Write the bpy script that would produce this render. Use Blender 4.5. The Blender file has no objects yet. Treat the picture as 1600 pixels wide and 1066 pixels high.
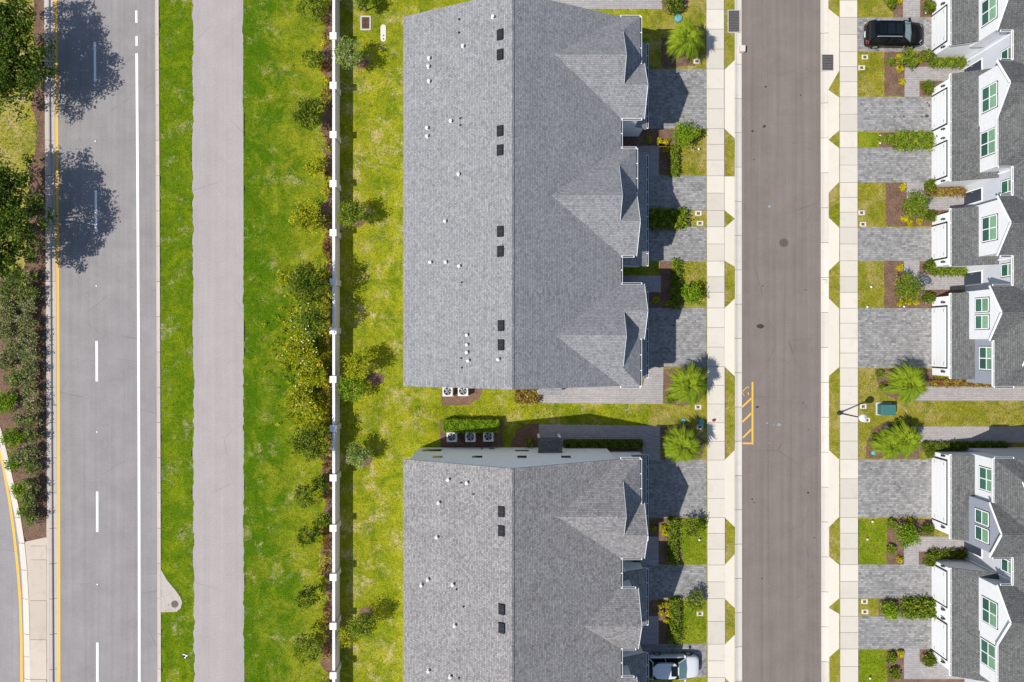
import bpy, bmesh, math, random
import numpy as np
from mathutils import Vector

# ------------------------------------------------------------------ camera, sky, sun, exposure
R = math.radians
SC = bpy.context.scene
COL = SC.collection
H, F = 59.0, 1066.0            # camera height in metres, focal length in photo pixels
cam = bpy.data.cameras.new('camera'); cam.lens = 24.0; cam.sensor_width = 36.0
cam.clip_start = 0.5; cam.clip_end = 3000
camo = bpy.data.objects.new('camera', cam); COL.objects.link(camo)
camo.location = (0, 0, H); SC.camera = camo

SUN_EL, SUN_DIR = 54.0, 203.0   # elevation; direction towards the sun, degrees from +X
w = bpy.data.worlds.new('World'); SC.world = w; w.use_nodes = True
wn = w.node_tree
sky = wn.nodes.new('ShaderNodeTexSky'); sky.sky_type = 'NISHITA'; sky.sun_disc = False
sky.sun_elevation = R(SUN_EL); sky.sun_rotation = R(90 - SUN_DIR)
sky.air_density = 1.0; sky.dust_density = 0.6; sky.ozone_density = 1.0
bg = wn.nodes['Background']; bg.inputs[1].default_value = 0.10
wn.links.new(sky.outputs[0], bg.inputs[0])
sl = bpy.data.lights.new('sun', 'SUN'); sl.energy = 4.0; sl.angle = R(0.53); sl.color = (1.0, 0.955, 0.88)
so = bpy.data.objects.new('sun', sl); COL.objects.link(so)
sd = Vector((math.cos(R(SUN_EL)) * math.cos(R(SUN_DIR)), math.cos(R(SUN_EL)) * math.sin(R(SUN_DIR)), math.sin(R(SUN_EL))))
so.rotation_euler = sd.to_track_quat('Z', 'Y').to_euler(); so.location = sd * 80
SC.view_settings.view_transform = 'Standard'; SC.view_settings.look = 'None'
SC.view_settings.exposure = 0.57; SC.view_settings.gamma = 1.0
SC.render.engine = 'CYCLES'
SC.cycles.use_denoising = True
SC.cycles.max_bounces = 6
SC.cycles.use_adaptive_sampling = False

rng = random.Random(7)
nr = np.random.default_rng(7)

def P(px, py, z=0.0):
    return ((px - 800) / F * (H - z), (533 - py) / F * (H - z), z)
def PX(px, z=0.0): return (px - 800) / F * (H - z)
def PY(py, z=0.0): return (533 - py) / F * (H - z)

# ------------------------------------------------------------------ materials
def new_mat(name, rough=0.85, spec=0.3, metal=0.0):
    m = bpy.data.materials.new(name); m.use_nodes = True
    nt = m.node_tree; b = nt.nodes['Principled BSDF']
    b.inputs['Roughness'].default_value = rough
    b.inputs['Specular IOR Level'].default_value = spec
    b.inputs['Metallic'].default_value = metal
    return m, nt, b
def n_pos(nt): return nt.nodes.new('ShaderNodeNewGeometry').outputs['Position']
def n_uv(nt):
    n = nt.nodes.new('ShaderNodeUVMap'); n.uv_map = 'UVMap'; return n.outputs[0]
def n_noise(nt, vec, scale, detail=3.0, rough=0.6, dist=0.0):
    n = nt.nodes.new('ShaderNodeTexNoise'); n.inputs['Scale'].default_value = scale
    n.inputs['Detail'].default_value = detail; n.inputs['Roughness'].default_value = rough
    n.inputs['Distortion'].default_value = dist
    nt.links.new(vec, n.inputs['Vector']); return n.outputs[0]
def n_map(nt, vec, scale=(1, 1, 1), loc=(0, 0, 0), rot=(0, 0, 0)):
    n = nt.nodes.new('ShaderNodeMapping'); n.inputs['Scale'].default_value = scale
    n.inputs['Location'].default_value = loc; n.inputs['Rotation'].default_value = rot
    nt.links.new(vec, n.inputs[0]); return n.outputs[0]
def n_ramp(nt, fac, stops):
    n = nt.nodes.new('ShaderNodeValToRGB'); e = n.color_ramp.elements
    while len(e) < len(stops): e.new(0.5)
    for i, (p, c) in enumerate(stops):
        e[i].position = p
        e[i].color = (c, c, c, 1) if isinstance(c, (int, float)) else (*c, 1)
    nt.links.new(fac, n.inputs[0]); return n.outputs[0]
def n_mix(nt, fac, a, b, mode='MIX'):
    n = nt.nodes.new('ShaderNodeMix'); n.data_type = 'RGBA'; n.blend_type = mode
    n.clamp_factor = True
    for s, v in ((n.inputs[0], fac), (n.inputs[6], a), (n.inputs[7], b)):
        if isinstance(v, (int, float)): s.default_value = v if s == n.inputs[0] else (v, v, v, 1)
        elif isinstance(v, tuple): s.default_value = (*v, 1)
        else: nt.links.new(v, s)
    return n.outputs[2]
def n_math(nt, op, a, b=0.0):
    n = nt.nodes.new('ShaderNodeMath'); n.operation = op
    for s, v in ((n.inputs[0], a), (n.inputs[1], b)):
        if isinstance(v, (int, float)): s.default_value = v
        else: nt.links.new(v, s)
    return n.outputs[0]
def n_bump(nt, bsdf, h, strength=0.4, dist=0.02):
    n = nt.nodes.new('ShaderNodeBump'); n.inputs['Strength'].default_value = strength
    n.inputs['Distance'].default_value = dist
    nt.links.new(h, n.inputs['Height']); nt.links.new(n.outputs[0], bsdf.inputs['Normal'])
def setc(nt, b, c): nt.links.new(c, b.inputs['Base Color'])

def m_plain(name, c, rough=0.6, spec=0.4, var=0.12, scale=6.0, metal=0.0):
    m, nt, b = new_mat(name, rough, spec, metal)
    f = n_noise(nt, n_pos(nt), scale, 4)
    lo = tuple(x * (1 - var) for x in c); hi = tuple(min(1, x * (1 + var)) for x in c)
    setc(nt, b, n_ramp(nt, f, [(0.3, lo), (0.7, hi)]))
    return m

def m_grass(name, green, yellow, straw, ypos=0.5, ywid=0.14, strawpos=0.66, seed=0.0, scale=0.45, xgrad=None, weeds=.6):
    m, nt, b = new_mat(name, 0.95, 0.03)
    p = n_map(nt, n_pos(nt), loc=(seed, seed * 1.7, 0))
    big = n_noise(nt, p, scale, 6, 0.7, 0.8)
    if xgrad:
        s = nt.nodes.new('ShaderNodeSeparateXYZ'); nt.links.new(n_pos(nt), s.inputs[0])
        g = nt.nodes.new('ShaderNodeMapRange'); nt.links.new(s.outputs[0], g.inputs[0])
        g.inputs[1].default_value, g.inputs[2].default_value = xgrad[0], xgrad[1]
        g.inputs[3].default_value, g.inputs[4].default_value = xgrad[2], xgrad[3]
        big = n_math(nt, 'ADD', big, g.outputs[0])
    mid = n_noise(nt, p, 2.6, 5, 0.75, 0.4)
    fine = n_noise(nt, p, 11.0, 5, 0.85)
    big = n_math(nt, 'ADD', big, n_math(nt, 'MULTIPLY', n_math(nt, 'SUBTRACT', fine, 0.5), 0.32))
    c = n_mix(nt, n_ramp(nt, big, [(ypos - ywid, 0.0), (ypos + ywid, 1.0)]), green, yellow)
    # worn straw-coloured patches, broken up by living blades
    sn = n_math(nt, 'ADD', n_noise(nt, n_map(nt, p, loc=(9, 4, 0)), 0.55, 6, 0.72, 0.5), n_math(nt, 'MULTIPLY', n_math(nt, 'SUBTRACT', n_noise(nt, p, 7.0, 4, .8), 0.5), 0.5))
    c = n_mix(nt, n_ramp(nt, sn, [(strawpos - .07, 0.0), (strawpos + .1, 0.9)]), c, straw)
    # rounded darker tufts of broad-leaved weeds
    wd = n_math(nt, 'ADD', n_noise(nt, n_map(nt, p, loc=(2, 13, 0)), 0.9, 3, .55), n_math(nt, 'MULTIPLY', n_math(nt, 'SUBTRACT', fine, 0.5), 0.2))
    c = n_mix(nt, n_ramp(nt, wd, [(.63, 0.0), (.68, weeds)]), c, (green[0] * .72, green[1] * .85, green[2]))
    c = n_mix(nt, 1.0, c, n_ramp(nt, mid, [(0.28, 0.74), (0.72, 1.24)]), 'MULTIPLY')
    c = n_mix(nt, 1.0, c, n_ramp(nt, fine, [(0.32, 0.30), (0.68, 1.70)]), 'MULTIPLY')
    setc(nt, b, c)
    n_bump(nt, b, fine, 0.8, 0.06)
    return m

def m_asphalt(name, c, streak=0.06, seed=0.0, blot=0.1):
    m, nt, b = new_mat(name, 0.9, 0.25)
    p = n_map(nt, n_pos(nt), loc=(seed, seed, 0))
    fine = n_noise(nt, p, 11.0, 4, 0.85)
    big = n_noise(nt, p, 0.5, 5, 0.65)
    st = n_noise(nt, n_map(nt, p, scale=(2.4, 0.03, 1)), 1.0, 3, 0.6)
    col = n_mix(nt, 1.0, tuple(c), n_ramp(nt, fine, [(0.25, 0.74), (0.75, 1.26)]), 'MULTIPLY')
    col = n_mix(nt, 1.0, col, n_ramp(nt, big, [(0.3, 1 - blot), (0.7, 1 + blot)]), 'MULTIPLY')
    col = n_mix(nt, 1.0, col, n_ramp(nt, st, [(0.3, 1 - 1.5 * streak), (0.7, 1 + 1.5 * streak)]), 'MULTIPLY')
    cr = nt.nodes.new('ShaderNodeTexVoronoi'); cr.feature = 'DISTANCE_TO_EDGE'; cr.inputs['Scale'].default_value = 0.16
    wv = n_mix(nt, .06, p, n_noise(nt, p, 1.2, 4, .7)); nt.links.new(wv, cr.inputs['Vector'])
    cf = n_math(nt, 'MULTIPLY', n_ramp(nt, cr.outputs[0], [(0.0, 1.0), (0.006, 0.0)]), n_ramp(nt, n_noise(nt, p, .3, 3), [(.5, 0.0), (.62, .5)]))
    col = n_mix(nt, cf, col, tuple(x * 0.5 for x in c))
    sp = n_ramp(nt, n_noise(nt, n_map(nt, p, loc=(3, 8, 0)), 1.1, 4, 0.75, 0.5), [(0.69, 0.0), (0.76, 0.45)])
    col = n_mix(nt, sp, col, tuple(x * 0.55 for x in c))
    setc(nt, b, col); n_bump(nt, b, fine, 0.35, 0.01)
    return m

def m_concrete(name, c, rand=0.10, dirt=0.25):
    m, nt, b = new_mat(name, 0.85, 0.3)
    p = n_pos(nt)
    fine = n_noise(nt, p, 25.0, 3, 0.7)
    big = n_noise(nt, p, 0.9, 6, 0.7, 0.4)
    oi = nt.nodes.new('ShaderNodeObjectInfo').outputs['Random']
    col = n_mix(nt, 1.0, tuple(c), n_ramp(nt, oi, [(0.0, 1 - rand), (1.0, 1.0 + rand * 0.3)]), 'MULTIPLY')
    col = n_mix(nt, n_ramp(nt, big, [(0.5, 0.0), (0.78, dirt)]), col, tuple(x * y for x, y in zip(c, (0.62, 0.58, 0.52))))
    col = n_mix(nt, 1.0, col, n_ramp(nt, fine, [(0.3, 0.93), (0.7, 1.05)]), 'MULTIPLY')
    setc(nt, b, col); n_bump(nt, b, fine, 0.2, 0.005)
    return m

def m_brick(name, c1, c2, mortar, bw, rh, ms=0.008, bumpd=0.01, blot=0.15, seed=0, tint=None, rough=0.88, offset=0.5, stain=None, spread=1.0):
    m, nt, b = new_mat(name, rough, 0.25)
    uv = n_uv(nt)
    t = nt.nodes.new('ShaderNodeTexBrick'); nt.links.new(uv, t.inputs['Vector'])
    t.offset = offset
    t.inputs['Color1'].default_value = (0, 0, 0, 1); t.inputs['Color2'].default_value = (1, 1, 1, 1)
    t.inputs['Mortar'].default_value = (0.5, 0.5, 0.5, 1)
    t.inputs['Scale'].default_value = 1.0; t.inputs['Mortar Size'].default_value = ms
    t.inputs['Mortar Smooth'].default_value = 0.3
    t.inputs['Brick Width'].default_value = bw; t.inputs['Row Height'].default_value = rh
    # second, larger brick lattice groups tabs into bundles of one tone
    t2 = nt.nodes.new('ShaderNodeTexBrick'); nt.links.new(n_map(nt, uv, loc=(0.37 + seed, 0.0, 0)), t2.inputs['Vector'])
    t2.inputs['Color1'].default_value = (0, 0, 0, 1); t2.inputs['Color2'].default_value = (1, 1, 1, 1)
    t2.inputs['Mortar'].default_value = (0.5, 0.5, 0.5, 1); t2.inputs['Scale'].default_value = 1.0
    t2.inputs['Mortar Size'].default_value = 0.0
    t2.inputs['Brick Width'].default_value = bw * 1.7; t2.inputs['Row Height'].default_value = rh
    f = n_math(nt, 'ADD', n_math(nt, 'MULTIPLY', t.outputs[0], 0.55 * spread), n_math(nt, 'MULTIPLY', t2.outputs[0], 0.45 * spread))
    col = n_mix(nt, f, tuple(c1), tuple(c2))
    if tint:
        tf = n_noise(nt, n_map(nt, uv, scale=(1.0, 1.3, 1), loc=(seed, 0, 0)), 3.2, 4, 0.75)
        col = n_mix(nt, n_ramp(nt, tf, [(0.48, 0.0), (0.68, 0.65)]), col, tuple(tint))
    big = n_noise(nt, n_map(nt, uv, loc=(seed, seed, 0)), 0.55, 5, 0.65, 0.3)
    col = n_mix(nt, 1.0, col, n_ramp(nt, big, [(0.3, 1 - blot), (0.7, 1 + blot)]), 'MULTIPLY')
    fine = n_noise(nt, uv, 38.0, 2, 0.8)
    col = n_mix(nt, 1.0, col, n_ramp(nt, fine, [(0.25, 0.82), (0.75, 1.18)]), 'MULTIPLY')
    if stain:
        s = n_noise(nt, n_map(nt, n_pos(nt), loc=(5 + seed, 2, 0)), 0.75, 5, 0.7, 0.8)
        col = n_mix(nt, n_ramp(nt, s, [(0.6, 0.0), (0.78, 0.6)]), col, tuple(stain))
    col = n_mix(nt, t.outputs['Fac'], col, tuple(mortar))
    setc(nt, b, col)
    hgt = n_math(nt, 'ADD', n_math(nt, 'MULTIPLY', n_math(nt, 'SUBTRACT', 1.0, t.outputs['Fac']), 0.7), n_math(nt, 'MULTIPLY', f, 0.5))
    n_bump(nt, b, hgt, 0.6, bumpd)
    return m

def m_leaf(name, stops, trans=0.2, rough=0.7):
    m, nt, b = new_mat(name, rough, 0.08)
    a = nt.nodes.new('ShaderNodeAttribute'); a.attribute_name = 'tint'
    c = n_ramp(nt, a.outputs['Fac'], stops)
    setc(nt, b, c)
    tr = nt.nodes.new('ShaderNodeBsdfTranslucent')
    nt.links.new(n_mix(nt, 1.0, c, (1.25, 1.3, 0.55), 'MULTIPLY'), tr.inputs[0])
    mx = nt.nodes.new('ShaderNodeMixShader'); mx.inputs[0].default_value = trans
    out = nt.nodes['Material Output']
    nt.links.new(b.outputs[0], mx.inputs[1]); nt.links.new(tr.outputs[0], mx.inputs[2])
    nt.links.new(mx.outputs[0], out.inputs[0])
    return m

def m_siding(name, c, lap=0.2):
    m, nt, b = new_mat(name, 0.6, 0.35)
    s = nt.nodes.new('ShaderNodeSeparateXYZ'); nt.links.new(n_pos(nt), s.inputs[0])
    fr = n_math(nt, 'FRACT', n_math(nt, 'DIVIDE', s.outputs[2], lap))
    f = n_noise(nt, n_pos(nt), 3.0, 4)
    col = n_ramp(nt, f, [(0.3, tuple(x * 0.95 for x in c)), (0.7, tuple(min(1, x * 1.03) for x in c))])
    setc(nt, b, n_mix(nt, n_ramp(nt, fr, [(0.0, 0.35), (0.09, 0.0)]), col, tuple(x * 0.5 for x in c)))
    n_bump(nt, b, fr, 0.5, 0.015)
    return m

M = {}
M['terrain'] = m_grass('terrain_grass', (.070, .125, .005), (.185, .195, .012), (.30, .26, .12), seed=3)
M['verge_road'] = m_grass('verge_grass_road', (.074, .130, .004), (.165, .200, .006), (.32, .27, .15), ypos=.58, strawpos=.64, seed=11, scale=.6)
M['verge_wall'] = m_grass('verge_grass_wall', (.056, .115, .003), (.196, .210, .012), (.33, .28, .12), ypos=.53, strawpos=.64, seed=23, scale=.42, xgrad=(-23, -17.5, -.14, .10))
M['yard'] = m_grass('yard_grass', (.092, .136, .006), (.235, .235, .012), (.40, .31, .15), ypos=.475, strawpos=.60, seed=31, scale=.45)
M['front'] = m_grass('front_lawn_grass', (.118, .140, .008), (.225, .200, .024), (.31, .24, .09), ypos=.46, strawpos=.55, seed=41, scale=.6, weeds=.4)
M['front_green'] = m_grass('front_lawn_green', (.105, .160, .006), (.190, .205, .016), (.26, .22, .06), ypos=.52, strawpos=.70, seed=47, scale=.6, weeds=.3)
M['dry'] = m_grass('dry_median_grass', (.12, .155, .010), (.26, .24, .03), (.38, .29, .14), ypos=.42, strawpos=.52, seed=53, scale=.6)
M['road'] = m_asphalt('asphalt_road', (.219, .203, .200), .05, 2)
M['street'] = m_asphalt('asphalt_street', (.157, .131, .117), .08, 6, .09)
M['path'] = m_asphalt('asphalt_path', (.300, .266, .256), .035, 9, .06)
M['turn'] = m_asphalt('asphalt_turn_lane', (.236, .220, .219), .05, 14)
M['walk'] = m_concrete('concrete_walk', (.516, .473, .406), .13, .3)
M['apron'] = m_concrete('concrete_apron', (.558, .513, .430), .06, .18)
M['kerb'] = m_concrete('concrete_kerb', (.517, .473, .418), .12, .35)
M['kerb_r'] = m_concrete('concrete_road_kerb', (.42, .37, .335), .12, .4)
M['median_c'] = m_concrete('concrete_median', (.46, .39, .32), .10, .5)
M['pad'] = m_concrete('concrete_pad', (.45, .43, .41), .1, .4)
M['joint'] = m_plain('joint_dirt', (.10, .085, .07), 0.95, .1, .3, 9)
M['paver'] = m_brick('paver_drive', (.115, .114, .116), (.315, .310, .305), (.10, .096, .09), .24, .18, .008, .006, .09, 1, tint=(.225, .205, .19), stain=(.170, .163, .157))
M['paver_w'] = m_brick('paver_walk', (.25, .235, .235), (.36, .335, .33), (.15, .14, .135), .24, .16, .012, .006, .08, 4, tint=(.30, .26, .25))
M['sh_a'] = m_brick('shingle_blue_grey', (.139, .141, .150), (.329, .328, .337), (.098, .099, .104), .125, .14, .012, .012, .07, 2, tint=(.249, .234, .230))
M['sh_b'] = m_brick('shingle_warm_grey', (.121, .116, .120), (.349, .336, .332), (.087, .084, .085), .125, .14, .012, .012, .09, 5, tint=(.228, .203, .196))
M['sh_c'] = m_brick('shingle_charcoal', (.061, .064, .064), (.164, .165, .160), (.042, .044, .044), .125, .14, .012, .012, .07, 8, tint=(.111, .102, .097))
M['white'] = m_plain('white_stucco', (.75, .755, .765), .75, .3, .03, 2)
M['trim'] = m_plain('white_trim', (.80, .80, .79), .45, .4, .03)
M['siding_w'] = m_siding('white_lap_siding', (.68, .685, .70))
M['siding_g'] = m_siding('grey_lap_siding', (.27, .285, .34))
M['grey_wall'] = m_plain('blue_grey_stucco', (.47, .49, .53), .8, .25, .04, 2)
M['dark'] = m_plain('dark_trim', (.018, .02, .026), .5, .4, .1)
M['door'] = m_plain('door_white', (.69, .69, .70), .5, .4, .02)
M['entry'] = m_plain('entry_door', (.035, .045, .07), .45, .4, .1)
M['wall_st'] = m_plain('wall_stucco', (.50, .465, .43), .9, .2, .06, 3)
M['coping'] = m_plain('wall_coping', (.72, .72, .71), .7, .3, .05, 4)
def m_glass(name, c, spec=.6):
    m, nt, b = new_mat(name, 0.06, spec)
    f = n_noise(nt, n_map(nt, n_pos(nt), scale=(1, 1, 5)), 4, 2)
    oi = nt.nodes.new('ShaderNodeObjectInfo').outputs['Random']
    col = n_ramp(nt, f, [(.3, tuple(x * .8 for x in c)), (.7, tuple(x * 1.15 for x in c))])
    setc(nt, b, n_mix(nt, 1.0, col, n_ramp(nt, oi, [(0, (.55, .55, .6)), (.5, (.95, .9, .9)), (1, (1.25, 1.1, 1.15))]), 'MULTIPLY'))
    return m
M['glass_d'] = m_glass('window_glass_dark', (.035, .125, .088))
M['glass_l'] = m_glass('window_glass_pale', (.16, .33, .20))
M['glass_n'] = m_glass('window_glass_night', (.018, .026, .035))
def m_mulch():
    m, nt, b = new_mat('mulch', 0.95, 0.1)
    p = n_pos(nt)
    f = n_noise(nt, p, 9, 5, 0.85); g = n_noise(nt, p, 1.3, 4, 0.6)
    c = n_ramp(nt, f, [(.25, (.028, .016, .011)), (.5, (.145, .085, .058)), (.78, (.36, .25, .19))])
    setc(nt, b, n_mix(nt, 1.0, c, n_ramp(nt, g, [(.3, .75), (.7, 1.2)]), 'MULTIPLY')); n_bump(nt, b, f, .8, .05)
    return m
M['mulch'] = m_mulch()
def m_paint(name, c):
    m, nt, b = new_mat(name, 0.7, 0.3)
    f = n_noise(nt, n_pos(nt), 9, 5, .75)
    setc(nt, b, n_ramp(nt, f, [(.28, tuple(x * .62 for x in c)), (.45, c)]))
    return m
M['p_white'] = m_paint('paint_white', (.74, .74, .73))
M['p_yellow'] = m_paint('paint_yellow', (.62, .36, .045))
M['p_blue'] = m_paint('paint_pale_blue', (.20, .245, .265))
M['stain'] = m_plain('tar_stain', (.04, .036, .036), .9, .2, .3, 9)
M['iron'] = m_plain('cast_iron', (.085, .068, .058), .7, .4, .3, 12)
M['grate'] = m_plain('grate_steel', (.11, .095, .085), .6, .4, .3, 10)
M['rust'] = m_plain('rusty_grate', (.10, .055, .035), .8, .3, .3, 10)
M['vent_d'] = m_plain('vent_dark', (.016, .017, .022), .7, .15, .15)
M['vent_w'] = m_plain('vent_white', (.62, .62, .61), .5, .4, .05)
M['ac'] = m_plain('ac_cabinet', (.50, .49, .47), .5, .4, .06)
M['ac_d'] = m_plain('ac_dark', (.03, .032, .036), .5, .4, .1)
M['ac_fan'] = m_plain('ac_fan_blade', (.40, .41, .42), .35, .5, .05)
M['teal'] = m_plain('utility_green', (.035, .125, .115), .5, .4, .08)
M['teal_l'] = m_plain('utility_teal_lid', (.10, .30, .30), .5, .4, .1)
M['red'] = m_plain('red_plastic', (.25, .02, .04), .5, .4, .1)
M['lamp_m'] = m_plain('lamp_black_metal', (.022, .023, .025), .4, .5, .1)
M['lamp_g'] = m_plain('lamp_pale_lens', (.55, .56, .56), .25, .5, .05)
M['bark'] = m_plain('bark', (.11, .085, .065), .95, .15, .35, 10)
M['palm_bark'] = m_plain('palm_bark', (.16, .13, .10), .95, .15, .4, 9)
M['tyre'] = m_plain('tyre_rubber', (.02, .02, .021), .85, .2, .1)
M['rim'] = m_plain('wheel_rim', (.42, .43, .44), .3, .5, .05, metal=.6)
M['chrome'] = m_plain('chrome_rail', (.62, .63, .65), .25, .5, .03, metal=.7)
M['car_glass'] = m_glass('car_glass', (.006, .010, .013), .25)
M['shield'] = m_glass('windscreen_glass', (.08, .17, .17))
M['car_lamp'] = m_plain('car_lamp', (.65, .66, .66), .15, .6, .03)
M['tail'] = m_plain('tail_lamp', (.25, .012, .012), .2, .5, .05)
def m_car(name, c, metal):
    m, nt, b = new_mat(name, 0.22, 0.2, metal)
    b.inputs['Base Color'].default_value = (*c, 1)
    b.inputs['Coat Weight'].default_value = 0.05; b.inputs['Coat Roughness'].default_value = 0.05
    f = n_noise(nt, n_pos(nt), 60, 2, .7)
    setc(nt, b, n_ramp(nt, f, [(.3, tuple(x * .93 for x in c)), (.7, tuple(min(1, x * 1.05) for x in c))]))
    return m
M['car_black'] = m_car('car_paint_black', (.004, .004, .005), 0.0)
M['car_silver'] = m_car('car_paint_silver', (.56, .565, .58), 0.1)
L = {
 'oak': m_leaf('leaf_oak', [(0, (.021, .040, .007)), (.5, (.067, .116, .014)), (.85, (.149, .194, .022)), (1, (.263, .264, .060))]),
 'dark': m_leaf('leaf_dark', [(0, (.025, .046, .005)), (.5, (.086, .127, .010)), (.85, (.172, .213, .018)), (1, (.299, .287, .060))]),
 'yel': m_leaf('leaf_yellow_green', [(0, (.095, .134, .008)), (.45, (.241, .278, .010)), (.8, (.420, .394, .016)), (1, (.588, .461, .065))]),
 'mid': m_leaf('leaf_mid', [(0, (.044, .080, .009)), (.5, (.124, .184, .015)), (.85, (.240, .272, .024)), (1, (.360, .320, .055))]),
 'bright': m_leaf('leaf_bright', [(0, (.060, .128, .007)), (.5, (.145, .247, .011)), (.85, (.255, .330, .020)), (1, (.357, .375, .044))]),
 'grey': m_leaf('leaf_grey_green', [(0, (.086, .081, .044)), (.3, (.172, .175, .083)), (.5, (.149, .206, .039)), (.7, (.253, .250, .121)), (.88, (.345, .312, .176)), (1, (.483, .400, .264))]),
 'pale': m_leaf('leaf_pale_green', [(0, (.070, .121, .024)), (.5, (.182, .257, .042)), (.8, (.336, .378, .144)), (1, (.588, .567, .360))]),
 'red': m_leaf('leaf_bronze', [(0, (.076, .032, .020)), (.35, (.204, .090, .039)), (.6, (.272, .180, .042)), (.8, (.204, .270, .028)), (1, (.510, .396, .028))]),
 'gold': m_leaf('leaf_gold', [(0, (.130, .143, .006)), (.4, (.312, .286, .010)), (1, (.598, .481, .015))]),
 'lav': m_leaf('leaf_lavender', [(0, (.065, .078, .065)), (.5, (.156, .169, .195)), (1, (.338, .338, .494))]),
 'palm': m_leaf('leaf_palm', [(0, (.037, .071, .004)), (.45, (.146, .212, .011)), (.8, (.262, .313, .018)), (1, (.366, .354, .033))], .12),
 'scrub': m_leaf('leaf_scrub', [(0, (.065, .068, .033)), (.3, (.169, .150, .072)), (.5, (.091, .165, .019)), (.72, (.195, .277, .033)), (.86, (.312, .255, .130)), (1, (.468, .405, .260))]),
 'petal': m_leaf('petal_white', [(0, (.600, .600, .550)), (1, (.800, .800, .750))], .2),
 'tuft': m_leaf('grass_tuft', [(0, (.075, .119, .004)), (.5, (.180, .206, .008)), (.85, (.285, .263, .020)), (1, (.510, .375, .160))], .15, .8),
}

# ------------------------------------------------------------------ building helpers
WL = {}
def wloc(o): return WL.get(o.name, Vector((0, 0, 0)))
def tag(o, label=None, cat=None, group=None, kind=None):
    if label: o['label'] = label
    if cat: o['category'] = cat
    if group: o['group'] = group
    if kind: o['kind'] = kind
    return o
def thing(name, loc, label, cat, group=None, rz=0.0):
    o = bpy.data.objects.new(name, None); COL.objects.link(o)
    o.location = loc; o.rotation_euler = (0, 0, rz); WL[o.name] = Vector(loc)
    o.empty_display_size = 0.3
    return tag(o, label, cat, group)

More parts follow.
